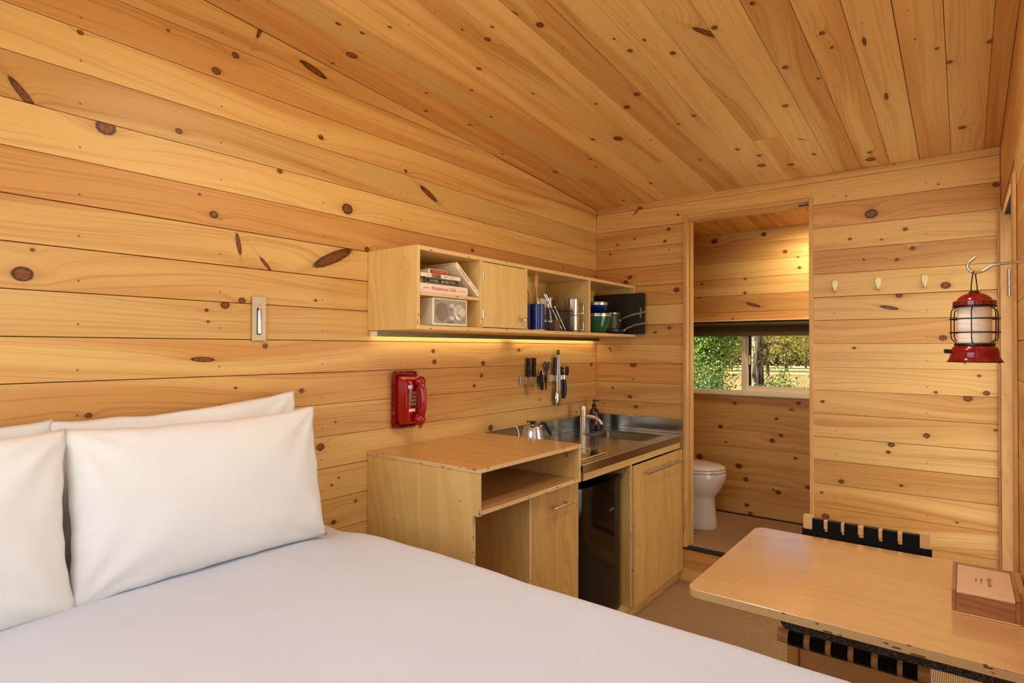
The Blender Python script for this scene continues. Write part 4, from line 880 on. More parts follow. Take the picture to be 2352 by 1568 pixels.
# ---------------------------------------------------------------- wall things on the left wall
RL = thing('reading_lamp', 'recessed metal reading lamp with folded cylinder head on the boards above the pillows', 'lamp', (0.0, -2.4645, 1.552))
def rl_plate(g):
    for q in ((-0.026, -0.0085, -0.0785, 0.0785), (0.0085, 0.026, -0.0785, 0.0785), (-0.0085, 0.0085, -0.0785, -0.058), (-0.0085, 0.0085, 0.038, 0.0785)): g.span(0.0005, 0.0075, q[0], q[1], q[2], q[3])
    bmesh.ops.remove_doubles(g.b, verts=g.b.verts[:], dist=1e-5)
part(RL, 'plate', 'brass', rl_plate, smooth=0)
part(RL, 'recess', 'black', lambda g: g.span(0.0006, 0.0018, -0.0083, 0.0083, -0.0578, 0.0378))
part(RL, 'head', 'steel_bright', lambda g: g.lathe([(0.0075, -0.054), (0.0078, -0.052), (0.0078, 0.026), (0.006, 0.034), (0.002, 0.037)], (0.0105, 0.001, 0), 20))
part(RL, 'pivot', 'steel_bright', lambda g: (g.cyl((0.004, 0.001, 0.046), (0.013, 0.001, 0.046), 0.0045, seg=14), g.cyl((0.0105, 0.001, 0.034), (0.0105, 0.001, 0.046), 0.0028, seg=10)))

PH = thing('wall_telephone', 'glossy red wall telephone with its coiled cord wound around it', 'telephone', (0.0, -1.775, 1.218))
def ph_body(g):
    prof = [(0.004, 0.115), (0.006, 0.118), (0.045, 0.105), (0.058, 0.100)]
    def loop(x, w, h0, h1, r=0.018):
        pts = []
        for cy_, cz_, a in ((w-r, h1-r, 0), (-w+r, h1-r, 90), (-w+r, -h0+r, 180), (w-r, -h0+r, 270)):
            for k in range(4): t = math.radians(a+k*30); pts.append((x, cy_+r*math.cos(t), cz_+r*math.sin(t)))
        return pts
    g.rings([loop(0.006, 0.057, 0.112, 0.112), loop(0.028, 0.055, 0.110, 0.108), loop(0.060, 0.047, 0.106, 0.098), loop(0.072, 0.043, 0.100, 0.092), loop(0.076, 0.036, 0.094, 0.086)])
part(PH, 'body', 'red_phone', ph_body)
part(PH, 'backplate', 'red_phone', lambda g: g.span(0.0008, 0.0058, -0.054, 0.054, -0.108, 0.108, 0.002))
def coil(g):
    path = []
    def corner(cy_, cz_, a0): 
        for k in range(5): t = math.radians(a0+k*22.5); path.append((cy_+0.016*math.cos(t), cz_+0.016*math.sin(t)))
    corner(0.050, 0.106, 0); corner(-0.050, 0.106, 90); corner(-0.050, -0.106, 180); corner(0.050, -0.106, 270); path.append(path[0])
    pts = [Vector((0, y, z)) for y, z in path]
    seglen = [(pts[i+1]-pts[i]).length for i in range(len(pts)-1)]; tot = sum(seglen)
    for xo in (0.011, 0.023):
        out = []; N = 1300; turns = 118
        for i in range(N):
            d = tot*i/(N-1); k = 0
            while k < len(seglen)-1 and d > seglen[k]: d -= seglen[k]; k += 1
            p = pts[k].lerp(pts[k+1], min(1, d/max(seglen[k], 1e-9))); t = (pts[k+1]-pts[k]).normalized(); nrm = t.cross(Vector((1, 0, 0)))
            a_ = 2*PI*turns*i/N; out.append(p+Vector((xo, 0, 0))+(nrm*math.cos(a_)+Vector((1, 0, 0))*math.sin(a_))*0.0046)
        g.tube(out, 0.0021, 5)
part(PH, 'cord', 'red_phone', coil)
def handset(g):
    y = 0.023
    g.tube([(0.084, y, -0.085), (0.100, y, -0.070), (0.109, y, -0.035), (0.111, y, 0.0), (0.109, y, 0.035), (0.100, y, 0.070), (0.084, y, 0.085)], [0.014, 0.017, 0.0165, 0.016, 0.0165, 0.017, 0.014], 14)
    g.lathe([(0.024, 0), (0.0285, 0.006), (0.0265, 0.020), (0.016, 0.032), (0.006, 0.036)], seg=22, M=frame((0.080, y, -0.087), (0, 1, 0), (0, 0, 1)))
    g.lathe([(0.022, 0), (0.0265, 0.006), (0.025, 0.020), (0.016, 0.032), (0.006, 0.036)], seg=22, M=frame((0.080, y, 0.083), (0, 1, 0), (0, 0, 1)))
part(PH, 'handset', 'red_phone', handset)
PK = frame((0.0765, -0.012, 0), (0, 1, 0), (0, 0, 1))
KEYS = '123456789*0#'
for i, ch in enumerate(KEYS):
    ky, kz = (i % 3-1)*0.0135, 0.031-(i//3)*0.0165
    kb = part(PH, 'key', 'key', lambda g: g.box((ky, kz, 0.0015), (0.0105, 0.0115, 0.004), 0.0008, M=PK))
    text(kb, 'digit', ch, 0.0085, PK @ Matrix.Translation((ky, kz, 0.0037)), 'pale_ink')
part(PH, 'hook_window', 'steel_bright', lambda g: g.box((-0.008, 0.058, 0.001), (0.030, 0.017, 0.003), 0.001, M=PK))
part(PH, 'number_card', 'book_white', lambda g: g.box((0.0, -0.045, 0.0006), (0.036, 0.013, 0.0012), M=PK))
part(PH, 'tangle', 'red_phone', lambda g: g.tube([(0.07+0.006*math.sin(k*1.3), 0.040+0.007*math.cos(k*0.9)+0.002*k, -0.122-0.008*math.sin(k*0.7)) for k in range(10)], 0.0022, 6))

KS = thing('knife_strip', 'magnetic metal knife strip on the boards above the counter', 'knife strip', (0.0, -0.705, 1.264))
part(KS, 'bar', 'brass', lambda g: g.span(0.0008, 0.014, -0.178, 0.178, -0.0225, 0.0225, 0.001))
for ya, yb_ in ((-0.190, -0.1785), (0.1785, 0.190)): part(KS, 'end_cap', 'steel_bright', lambda g: g.span(0.0008, 0.0148, ya, yb_, -0.024, 0.024, 0.001))
XS = 0.0152
def knife(lab, y, z_top, hl, bl, bw_):
    t = thing('kitchen_knife', lab, 'knife', (XS, y, z_top-hl), group='knives on the magnetic strip')
    part(t, 'blade', 'steel_bright', lambda g: g.rings([[(0.0002+0.0016*s_, yy, zz) for yy, zz in ((-bw_*0.5, 0.0), (bw_*0.5, 0.0), (bw_*0.45, -bl*0.55), (bw_*0.12, -bl*0.93), (-bw_*0.1, -bl), (-bw_*0.45, -bl*0.7))] for s_ in (0, 1)]))
    part(t, 'handle', 'black', lambda g: g.prism([(-0.011, 0.001), (0.012, 0.001), (0.0125, hl*0.18), (0.0095, hl*0.35), (0.0085, hl*0.6), (0.0115, hl*0.85), (0.012, hl), (-0.0105, hl)], 0.0, 0.018, 0.002, M=frame((-0.006, 0, 0), (0, 1, 0), (0, 0, 1))))
    part(t, 'rivet', 'steel_bright', lambda g: [g.cyl((0.0115, 0.001, hl*f), (0.0128, 0.001, hl*f), 0.0028, seg=10) for f in (0.12, 0.48, 0.86)])
knife('left knife with long pointed blade on the magnetic strip', -0.829, 1.392, 0.112, 0.112, 0.017)
knife('right knife with shorter blade on the magnetic strip', -0.771, 1.392, 0.112, 0.082, 0.014)
CS = thing('corkscrew', 'black folding waiter corkscrew stuck on the magnetic strip between knives and scissors', 'corkscrew', (XS, -0.703, 1.262))
part(CS, 'handle', 'black', lambda g: g.prism([(-0.010, 0.028), (0.000, 0.055), (0.008, 0.040), (0.012, 0.0), (0.016, -0.045), (0.012, -0.064), (0.000, -0.060), (-0.008, -0.03)], 0.0, 0.014, 0.002, M=frame((0.0002, 0, 0), (0, 1, 0), (0, 0, 1))))
part(CS, 'lever', 'steel_bright', lambda g: g.tube([(0.010, 0.012, 0.03), (0.010, 0.004, 0.055), (0.010, -0.002, 0.066)], [0.004, 0.0035, 0.005], 8))
part(CS, 'magnet_block', 'black_rubber', lambda g: g.span(-0.0002, 0.008, -0.028, -0.0105, -0.020, 0.024, 0.001))
SX = thing('scissors', 'black scissors with two ring handles hanging point down on the magnetic strip', 'scissors', (XS, -0.645, 1.262))
def scis(g):
    for s_ in (-1, 1):
        g.tube([(0.006, s_*0.017+0.0115*math.cos(t), 0.083+0.020*math.sin(t)) for t in [2*PI*k/14 for k in range(14)]], 0.004, 8, closed=True)
        g.tube([(0.006, s_*0.012, 0.064), (0.006, s_*0.003, 0.042), (0.006, 0.0, 0.012)], [0.005, 0.006, 0.006], 8)
part(SX, 'handles', 'black', scis)
part(SX, 'blades', 'black', lambda g: g.prism([(-0.011, 0.020), (0.010, 0.020), (0.006, -0.02), (0.002, -0.064), (-0.004, -0.064), (-0.007, -0.02)], 0.0004, 0.006, 0.001, M=frame((0, 0, 0), (0, 1, 0), (0, 0, 1))))
PE = thing('sharpening_rod', 'black handled tool half hidden behind the tongs on the strip', 'tool', (XS, -0.558, 1.283))
part(PE, 'handle', 'black', lambda g: g.span(0, 0.014, -0.011, 0.011, 0.0, 0.110, 0.003))
part(PE, 'tip', 'steel_bright', lambda g: g.span(0.0, 0.004, -0.008, 0.008, -0.03, -0.0003, 0.001))
TG = thing('tongs', 'long steel kitchen tongs with a black ring hanging at the right of the strip', 'tongs', (0.030, -0.530, 1.264))
part(TG, 'ring', 'black', lambda g: g.tube([(0, -0.002+0.0115*math.cos(t), 0.160+0.013*math.sin(t)) for t in [2*PI*k/16 for k in range(16)]], 0.0045, 8, closed=True))
for s_ in (-1, 1):
    part(TG, 'arm', 'steel_bright', lambda g: g.tube([(0.0, s_*0.004, 0.142), (0.0, s_*0.009, 0.10), (0.0, s_*0.012, 0.0), (0.0, s_*0.013, -0.075), (0.0, s_*0.014, -0.09)], [0.006, 0.0075, 0.0085, 0.0095, 0.008], 10))
part(TG, 'scoop', 'steel_bright', lambda g: g.ball((0.0, -0.002, -0.120), 0.052, (0.30, 0.60, 1.0), 20))
CO = thing('can_opener', 'black handled can opener hanging at the right end beside the tongs', 'can opener', (0.018, -0.462, 1.262))
for yy, lean in ((-0.018, 0.0), (0.016, 0.010)):
    part(CO, 'handle', 'black', lambda g: g.tube([(0, yy, -0.010), (0, yy-0.004+lean, -0.05), (0, yy+lean*0.6, -0.10), (0, yy-0.004, -0.128)], [0.012, 0.0155, 0.014, 0.009], 12))
    part(CO, 'ferrule', 'chrome', lambda g: g.cyl((0, yy, -0.0095), (0, yy+0.002, 0.018), 0.0105, seg=14))
part(CO, 'head', 'black', lambda g: g.span(-0.006, 0.008, -0.020, 0.010, 0.0185, 0.072, 0.004))
part(CO, 'gear', 'chrome', lambda g: (g.lathe([(0.010, 0), (0.010, 0.008)], seg=14, M=frame((0.008, -0.006, 0.045), (0, 1, 0), (0, 0, 1))), g.lathe([(0.007, 0), (0.007, 0.006)], seg=12, M=frame((0.008, 0.0, 0.062), (0, 1, 0), (0, 0, 1)))))
part(CO, 'turn_key', 'black', lambda g: g.span(0.002, 0.018, 0.024, 0.052, 0.016, 0.074, 0.006))

# three coat hooks on the far wall
def coat_hook(x, lab):
    t = thing('coat_hook', lab, 'hook', (x, 0.0, 1.790), group='coat hooks on the far wall')
    part(t, 'plate', 'hook', lambda g: g.prism([(0.0138*math.cos(a_), 0.016+0.0138*math.sin(a_)) for a_ in [PI*k/10 for k in range(11)]]+[(-0.009, -0.026), (-0.007, -0.032), (0.007, -0.032), (0.009, -0.026)], 0.0008, 0.0035, 0.0006, M=frame((0, 0, 0), (1, 0, 0), (0, 0, 1))))
    part(t, 'prong', 'brass', lambda g: g.tube([(0, -0.003, -0.030), (0, -0.012, -0.034), (0, -0.026, -0.030), (0, -0.030, -0.016), (0, -0.030, -0.012)], [0.006, 0.006, 0.006, 0.0058, 0.0050], 10))
    part(t, 'screw', 'brass', lambda g: [g.lathe([(0.0035, 0), (0.003, 0.001), (0.0015, 0.0012), (0.001, 0.0006)], seg=12, M=frame((0, -0.0035, z), (1, 0, 0), (0, 0, 1))) for z in (0.017, 0.003)])
for x, lab in ((1.4645, 'coat hook nearest to the bathroom doorway'), (1.664, 'middle coat hook of the three on the far wall'), (1.863, 'coat hook nearest to the red lantern')): coat_hook(x, lab)

# lantern and its wall hook
LH = thing('lantern_hook', 'bent steel rod hook reaching out from the right wall', 'hook', (XR, -1.5, 1.687))
part(LH, 'rod', 'steel_bright', lambda g: g.tube([(-0.001, 0, 0), (-0.055, 0, -0.004), (-0.078, 0, -0.008), (-0.095, 0, -0.020), (-0.106, 0, -0.024), (-0.116, 0, -0.024), (-0.126, 0, -0.018), (-0.131, 0, -0.008), (-0.130, 0, 0.003), (-0.122, 0, 0.012), (-0.113, 0, 0.019)], 0.0040, 12))
part(LH, 'wall_flange', 'steel_bright', lambda g: g.lathe([(0.012, 0), (0.012, 0.002), (0.006, 0.004)], seg=16, M=frame((-0.0008, 0, 0), (0, -1, 0), (0, 0, 1))))
LT = thing('camping_lantern', 'red enamel camping lantern with black wire cage hanging from the rod hook', 'lantern', (2.0405, -1.5, 1.4125))
part(LT, 'base', 'red', lambda g: g.lathe([(0.060, 0.0015), (0.0625, 0.003), (0.058, 0.011), (0.0575, 0.014), (0.0565, 0.015), (0.0560, 0.019), (0.055, 0.020), (0.0548, 0.027), (0.0530, 0.035), (0.0500, 0.0415), (0.0470, 0.0448), (0.0455, 0.0455)], seg=48))
part(LT, 'base_rim', 'black', lambda g: g.lathe([(0.064, 0.0), (0.064, 0.0015), (0.062, 0.0025)], seg=48))
part(LT, 'lower_collar', 'black', lambda g: g.lathe([(0.0455, 0.0457), (0.0465, 0.047), (0.0465, 0.0525), (0.040, 0.053)], seg=40))
def ribs(g):
    pr = []
    for i in range(22): pr += [(0.0385+(0.0009 if i % 2 else -0.0006), 0.0532+i*0.0048)]
    g.lathe(pr, seg=40)
part(LT, 'globe', 'led_lens', ribs)
part(LT, 'upper_collar', 'black', lambda g: g.lathe([(0.050, 0.1525), (0.0505, 0.154), (0.0505, 0.1565), (0.045, 0.1572)], seg=40))
def cap(g):
    g.lathe([(0.0475, 0.1574), (0.049, 0.1585), (0.049, 0.170), (0.046, 0.172), (0.0405, 0.1735), (0.039, 0.177), (0.034, 0.183), (0.026, 0.189), (0.015, 0.193), (0.010, 0.194)], seg=48)
part(LT, 'cap', 'red', cap)
part(LT, 'vent', 'black', lambda g: [g.box((0.0488*math.cos(t), 0.0488*math.sin(t), 0.1645), (0.0012, 0.0028, 0.006), M=None) if False else g.box((0.0488, 0, 0.1645), (0.0012, 0.0028, 0.006), M=Matrix.Rotation(t, 4, 'Z')) for t in [2*PI*k/16 for k in range(16)]])
part(LT, 'cap_button', 'black', lambda g: g.lathe([(0.013, 0.1935), (0.0135, 0.1955), (0.010, 0.198), (0.004, 0.199)], seg=24))
def cage(g):
    for z in (0.083, 0.121): g.tube([(0.0565*math.cos(t), 0.0565*math.sin(t), z) for t in [2*PI*k/40 for k in range(40)]], 0.0019, 6, closed=True)
    for k in range(6):
        a_ = math.radians(-97+60*k); c_, s_ = math.cos(a_), math.sin(a_)
        g.tube([(r*c_, r*s_, z) for r, z in ((0.0440, 0.053), (0.0545, 0.064), (0.0565, 0.071), (0.0570, 0.090), (0.0570, 0.120), (0.0565, 0.138), (0.0545, 0.145), (0.0440, 0.1525))], 0.0015, 6)
part(LT, 'cage', 'black', cage)
part(LT, 'bail_handle', 'black', lambda g: (g.tube([(0.0, -0.033, 0.184), (0.0, -0.030, 0.215), (0.0, -0.012, 0.2505), (0.0, 0.0, 0.2545), (0.0, 0.012, 0.2505), (0.0, 0.030, 0.215), (0.0, 0.033, 0.184)], 0.0015, 8, M=Matrix.Rotation(math.radians(-13), 4, 'Z'))))
part(LT, 'dimmer_knob', 'black', lambda g: g.cyl((-0.053, -0.012, 0.030), (-0.068, -0.016, 0.031), 0.0058, seg=14))

# ---------------------------------------------------------------- table, lock box, chair
TB = thing('wall_table', 'thick plywood table fixed to the right wall with rounded free corners', 'table', (0, 0, 0.724))
def ttop(g):
    x0, x1, y0, y1, r = 1.366, 2.1545, -1.905, -1.157, 0.035
    p = []
    for cx_, cy_, a in ((x1-0.002, y1-0.002, 0), (x0+r, y1-r, 90), (x0+r, y0+r, 180), (x1-0.002, y0+0.002, 270)):
        rr = 0.002 if cx_ > 2 else r; 
        for k in range(7): t = math.radians(a+k*15); p.append((cx_+rr*math.cos(t), cy_+rr*math.sin(t)))
    return p
tp = ttop(None); tcx, tcy = 1.76, -1.556
G().prism([(x-tcx, y-tcy) for x, y in tp], -0.013, 0.013, 0.0016).done('tabletop', 'ply_table', TB, M=Matrix.Translation((tcx, tcy, 0.013)), smooth=0)
part(TB, 'bracket', 'hammered', lambda g: g.prism([(1.575, -0.0005), (2.1545, -0.0005), (2.1545, -0.20), (2.10, -0.20), (2.05, -0.062), (1.612, -0.062)], 0.0, 0.004, 0.0, M=frame((0, -1.800, 0), (1, 0, 0), (0, 0, 1))))
part(TB, 'bracket', 'hammered', lambda g: g.prism([(1.575, -0.0005), (2.1545, -0.0005), (2.1545, -0.20), (2.10, -0.20), (2.05, -0.062), (1.612, -0.062)], 0.0, 0.004, 0.0, M=frame((0, -1.26, 0), (1, 0, 0), (0, 0, 1))))
LB = thing('phone_lock_box', 'small walnut box with pale sliding lid lettered for phones on the table', 'box', (2.058, -1.505, 0.7505))
bw2, bd2, bh2 = 0.070, 0.125, 0.064
panel(LB, 'side_board', -bw2, -bw2+0.009, -bd2, bd2, 0.004, bh2, 'x', 'y', 'walnut')
panel(LB, 'side_board', bw2-0.009, bw2, -bd2, bd2, 0.004, bh2, 'x', 'y', 'walnut')
panel(LB, 'front_board', -bw2+0.0091, bw2-0.0091, -bd2+0.0005, -bd2+0.009, 0.004, bh2-0.010, 'y', 'x', 'walnut')
panel(LB, 'back_board', -bw2+0.0091, bw2-0.0091, bd2-0.012, bd2, 0.004, bh2, 'y', 'x', 'walnut')
panel(LB, 'base_board', -bw2-0.0005, bw2+0.0005, -bd2-0.0008, bd2+0.0005, 0.0, 0.0038, 'z', 'x', 'ply')
ld = panel(LB, 'sliding_lid', -bw2+0.0098, bw2-0.0098, -bd2-0.001, bd2-0.0125, bh2-0.0098, bh2-0.003, 'z', 'x', 'lid_wood')
LM = ld.matrix_basis.inverted()
FT = lambda x, y: LM @ frame((x, y, bh2-0.0028), (0, -1, 0), (1, 0, 0))
text(ld, 'lettering', 'Cellphone Lockbox', 0.0155, FT(0.012, -0.010), 'ink', 0.62)
text(ld, 'lettering', 'We dare you to', 0.0085, FT(-0.006, -0.010), 'ink', 0.8)
text(ld, 'lettering', 'put it away', 0.0085, FT(-0.017, -0.010), 'ink', 0.8)
part(ld, 'finger_slot', 'pages', lambda g: g.span(-0.014, 0.014, -0.1075, -0.1035, bh2-0.0029, bh2-0.0022, 0.0003), M=LM)

CH = thing('webbed_chair', 'pale wooden chair with woven black webbing pushed under the table', 'chair', (0, 0, 0))
x0c, x1c, yb, yf = 1.515, 1.922, -1.05, -1.455
for x in (x0c+0.016, x1c-0.016):
    part(CH, 'back_post', 'chair_wood', lambda g: g.rings([[(x+sx_*0.0155, y+sy_*0.014, z) for sx_, sy_ in ((-1, -1), (1, -1), (1, 1), (-1, 1))] for y, z in ((yb-0.05, 0.0), (yb-0.03, 0.45), (yb, 0.796), (yb, 0.800))]))
part(CH, 'top_rail', 'chair_wood', lambda g: g.span(x0c+0.0318, x1c-0.0318, yb-0.011, yb+0.011, 0.755, 0.789, 0.003))
part(CH, 'lower_back_rail', 'chair_wood', lambda g: g.span(x0c+0.0318, x1c-0.0318, yb-0.036, yb-0.014, 0.53, 0.56, 0.003))
W = x1c-x0c
for a_, b_ in ((.062, .175), (.207, .318), (.345, .455), (.500, .615), (.645, .76), (.795, .920)):
    part(CH, 'back_strap', 'webbing', lambda g: g.rings([[(x0c+a_*W, y, z), (x0c+b_*W, y, z)] for y, z in ((yb-0.034, 0.52), (yb-0.0125, 0.76), (yb-0.0125, 0.7905), (yb+0.0125, 0.7905), (yb+0.0125, 0.76), (yb-0.012, 0.52))], cap0=False, cap1=False, closed=False), smooth=0)
for zc_, sg in ((0.725, 1), (0.665, -1), (0.605, 1)):
    def hs(g):
        pts = []
        yy0 = yb-0.018-(0.76-zc_)*0.07
        pts = [(x0c-0.003, yb+0.015)]+[(x0c-0.003, yy0)]+[(x0c+W*(0.03+0.157*k), yy0-0.002-(0.0035 if (k % 2 == (0 if sg > 0 else 1)) else 0)) for k in range(7)]+[(x1c+0.003, yy0), (x1c+0.003, yb+0.015)]
        g.rings([[(x, y, zc_-0.027), (x, y, zc_+0.027)] for x, y in pts], cap0=False, cap1=False, closed=False)
    part(CH, 'cross_strap', 'webbing', hs, smooth=0)
for x in (x0c+0.045, x1c-0.03):
    part(CH, 'front_leg', 'chair_wood', lambda g: g.span(x-0.017, x+0.017, yf-0.006, yf+0.028, 0.0, 0.468, 0.003))
part(CH, 'front_seat_rail', 'chair_wood', lambda g: g.cyl((x0c+0.002, yf-0.003, 0.489), (x1c+0.012, yf-0.003, 0.489), 0.0235, seg=20))
part(CH, 'front_apron', 'chair_wood', lambda g: g.span(x0c+0.0625, x1c-0.0475, yf+0.008, yf+0.026, 0.36, 0.455, 0.002))
for x in (x0c+0.03, x1c-0.025): part(CH, 'side_seat_rail', 'chair_wood', lambda g: g.span(x-0.012, x+0.012, yf+0.030, yb-0.046, 0.440, 0.470, 0.003))
for a_, b_ in ((.085, .20), (.245, .355), (.395, .51), (.55, .665), (.71, .83), (.865, .955)):
    def sst(g):
        prof = [(yb-0.05, 0.4735)]+[(yf-0.003+0.0268*math.sin(t), 0.489+0.0268*math.cos(t)) for t in [math.radians(q) for q in (40, 0, -40, -80, -120, -160)]]
        g.rings([[(x0c+a_*W, y, z), (x0c+b_*W, y, z)] for y, z in prof], cap0=False, cap1=False, closed=False)
    part(CH, 'seat_strap', 'webbing', sst)

# ---------------------------------------------------------------- bed, duvet, pillows
BE = thing('bed', 'low platform bed under the white duvet against the left wall', 'bed', (0, 0, 0))
panel(BE, 'platform', 0.03, 1.88, -3.80, -2.30, 0.02, 0.44, 'z', 'x', 'ply')
part(BE, 'mattress', 'linen', lambda g: g.span(0.03, 1.88, -3.80, -2.29, 0.441, 0.70, 0.05, seg=3))
def fold(q, r=0.075):
    if q <= 0: return q, 0.0
    if q < r*PI/2: return r*math.sin(q/r), r*(1-math.cos(q/r))
    return r, r+q-r*PI/2
def duvet():
    me = bpy.data.meshes.new('duvet'); NX, NY = 96, 84; vs = []; fs = []
    X0, XF, YA, YBk = 0.035, 1.83, -2.285, -3.86
    for i in range(NX+1):
        p = X0+(XF+0.50-X0)*i/NX; px, dx = fold(p-XF); x = XF+px if p > XF else p
        for j in range(NY+1):
            q = (YA+0.46)-(YA+0.46-YBk)*j/NY; py, dy = fold(q-YA); y = YA+py if q > YA else q
            top = 0.806-0.004*max(0, (x-0.4))-0.028*math.exp(-((x-0.18)/0.16)**2)*math.exp(-((y+2.30)/0.10)**2)
            nz = 0.010*noise.noise(Vector((x*2.2, y*2.2, 0.3)))+0.004*noise.noise(Vector((x*6, y*6, 4)))
            edge = 0.010*noise.noise(Vector((x*3.1, 7.7, y*3.0))) if dx+dy > 0 else 0
            vs.append((x+(edge if dx > 0.05 else 0), y+(edge if dy > 0.05 else 0), top-min(dx+dy, 0.36)+nz))
    for i in range(NX):
        for j in range(NY):
            a_ = i*(NY+1)+j; fs.append((a_, a_+1, a_+NY+2, a_+NY+1))
    me.from_pydata(vs, [], fs); me.materials.append(MAT['duvet']); me.polygons.foreach_set('use_smooth', [True]*len(fs)); me.update()
    o = link('duvet', me); sm = o.modifiers.new('t', 'SOLIDIFY'); sm.thickness = 0.02; sm.offset = -1 if me.polygons[0].normal.z > 0 else 1
    return tag(o, 'smooth white duvet spread over the whole bed', 'duvet')
duvet()
def pillow(lab, w, h, t, M, seed, wrinkle=0.006, droop=0.0):
    me = bpy.data.meshes.new('pillow'); NU, NV = 56, 40; vs = []; fs = []; idx = {}
    for s_ in (1, -1):
        for i in range(NU+1):
            for j in range(NV+1):
                u = -1+2*i/NU; v = -1+2*j/NV
                if s_ < 0 and (i in (0, NU) or j in (0, NV)): idx[(s_, i, j)] = idx[(1, i, j)]; continue
                fu = 1-abs(u)**2.4; fv = 1-abs(v)**2.4
                z = s_*t*0.5*(max(fu, 0)*max(fv, 0))**0.52
                x = u*w/2*(1-0.045*(1-v*v)*abs(u)**3)
                y = v*h/2*(1-(0.085 if v > 0 else 0.035)*(1-abs(u)**2.6)*abs(v)**3)
                n1 = noise.noise(Vector((x*7+seed, y*7, seed*3.1))); n2 = noise.noise(Vector((x*3+y*9, (x-y)*4+seed, seed)))
                edge = (1-fu*fv)
                k = wrinkle*(0.35+0.9*edge)*min(1, 2.2*math.sqrt(max(0, fu*fv)))
                for cu, cv in ((-1, -1), (1, -1), (1, 1), (-1, 1)):
                    ax_, ay_ = (u-cu)*w/2, (v-cv)*h/2; dd = math.hypot(ax_, ay_)
                    if dd > 1e-6: z += s_*0.010*min(1, 2.2*math.sqrt(max(0, fu*fv)))*math.exp(-dd/0.13)*min(1, dd/0.03)*math.sin(math.atan2(ay_, ax_)*11+seed*(cu+2*cv))*(1 if 0 < i < NU and 0 < j < NV else 0)
                z += s_*k*(n1+0.8*n2)*(1 if 0 < i < NU and 0 < j < NV else 0)
                ey = 0.006*noise.noise(Vector((x*13, seed, v*2)))*abs(v)**4; ex_ = 0.006*noise.noise(Vector((seed, y*17, u*2)))*abs(u)**4
                z -= droop*(v > 0)*v*v
                idx[(s_, i, j)] = len(vs); vs.append((x+ex_, y+ey, z))
        for i in range(NU):
            for j in range(NV):
                f = (idx[(s_, i, j)], idx[(s_, i+1, j)], idx[(s_, i+1, j+1)], idx[(s_, i, j+1)])
                fs.append(f if s_ > 0 else f[::-1])
    me.from_pydata(vs, [], fs); me.materials.append(MAT['linen']); me.polygons.foreach_set('use_smooth', [True]*len(fs)); me.update()
    o = link('pillow', me, M=M); return tag(o, lab, 'pillow', 'white pillows against the left wall')
def lean(x, y, z, ang, tilt=0.0):
    return frame((x, y, z), (0, 1, tilt), (-math.sin(ang), -tilt*math.cos(ang), math.cos(ang)))
pillow('white pillow propped in front, nearest to the plywood cabinet', 0.745, 0.450, 0.165, lean(0.222, -2.728, 1.020, 0.17, 0.006), 1.7, 0.007)
pillow('white pillow standing behind the front one, showing only its wrinkled top edge', 0.745, 0.50, 0.11, lean(0.075, -2.712, 1.022, 0.05, 0.055), 5.3, 0.014)
pillow('white pillow propped in front, cut off by the left edge of view', 0.78, 0.455, 0.165, lean(0.235, -3.476, 1.018, 0.17, 0.0), 9.1, 0.007)
pillow('white pillow at the back on the far left, mostly hidden', 0.80, 0.50, 0.11, lean(0.075, -3.478, 1.004, 0.05, 0.0), 13.9, 0.014)

# ---------------------------------------------------------------- toilet
TO = thing('toilet', 'white porcelain toilet with closed lid seen through the bathroom doorway', 'toilet', (0.46, 0.515, 0.2052))
def egg(z, xf, xb, w, n=36):
    out = []
    for k in range(n):
        a_ = 2*PI*k/n; c_, s_ = math.cos(a_), math.sin(a_)
        out.append(((xf if c_ > 0 else xb)*c_, w*s_*(1-0.10*max(0, c_)**2), z))
    return out
part(TO, 'bowl', 'porcelain', lambda g: g.rings([egg(z, f, b, w) for z, f, b, w in ((0.0, 0.194, 0.30, 0.112), (0.008, 0.197, 0.30, 0.115), (0.10, 0.187, 0.29, 0.110), (0.205, 0.180, 0.28, 0.108), (0.222, 0.184, 0.28, 0.114), (0.250, 0.208, 0.28, 0.145), (0.30, 0.238, 0.27, 0.172), (0.345, 0.255, 0.27, 0.182), (0.380, 0.258, 0.27, 0.184), (0.388, 0.254, 0.265, 0.181))]))
part(TO, 'seat', 'porcelain', lambda g: g.rings([egg(z, f, 0.245, w) for z, f, w in ((0.3905, 0.250, 0.180), (0.3925, 0.254, 0.184), (0.405, 0.254, 0.184), (0.409, 0.250, 0.180))]))
part(TO, 'lid', 'porcelain', lambda g: g.rings([egg(z, f, 0.245, w) for z, f, w in ((0.4115, 0.246, 0.177), (0.414, 0.251, 0.181), (0.424, 0.249, 0.179), (0.433, 0.225, 0.155), (0.437, 0.15, 0.09))]))
part(TO, 'tank', 'porcelain', lambda g: g.span(-0.455, -0.275, -0.21, 0.21, 0.36, 0.72, 0.02, seg=3))
part(TO, 'tank_lid', 'porcelain', lambda g: g.span(-0.465, -0.265, -0.22, 0.22, 0.7205, 0.75, 0.008))
part(TO, 'lid_tab', 'porcelain', lambda g: g.span(0.205, 0.262, -0.135, -0.115, 0.4095, 0.4112, 0.0005))

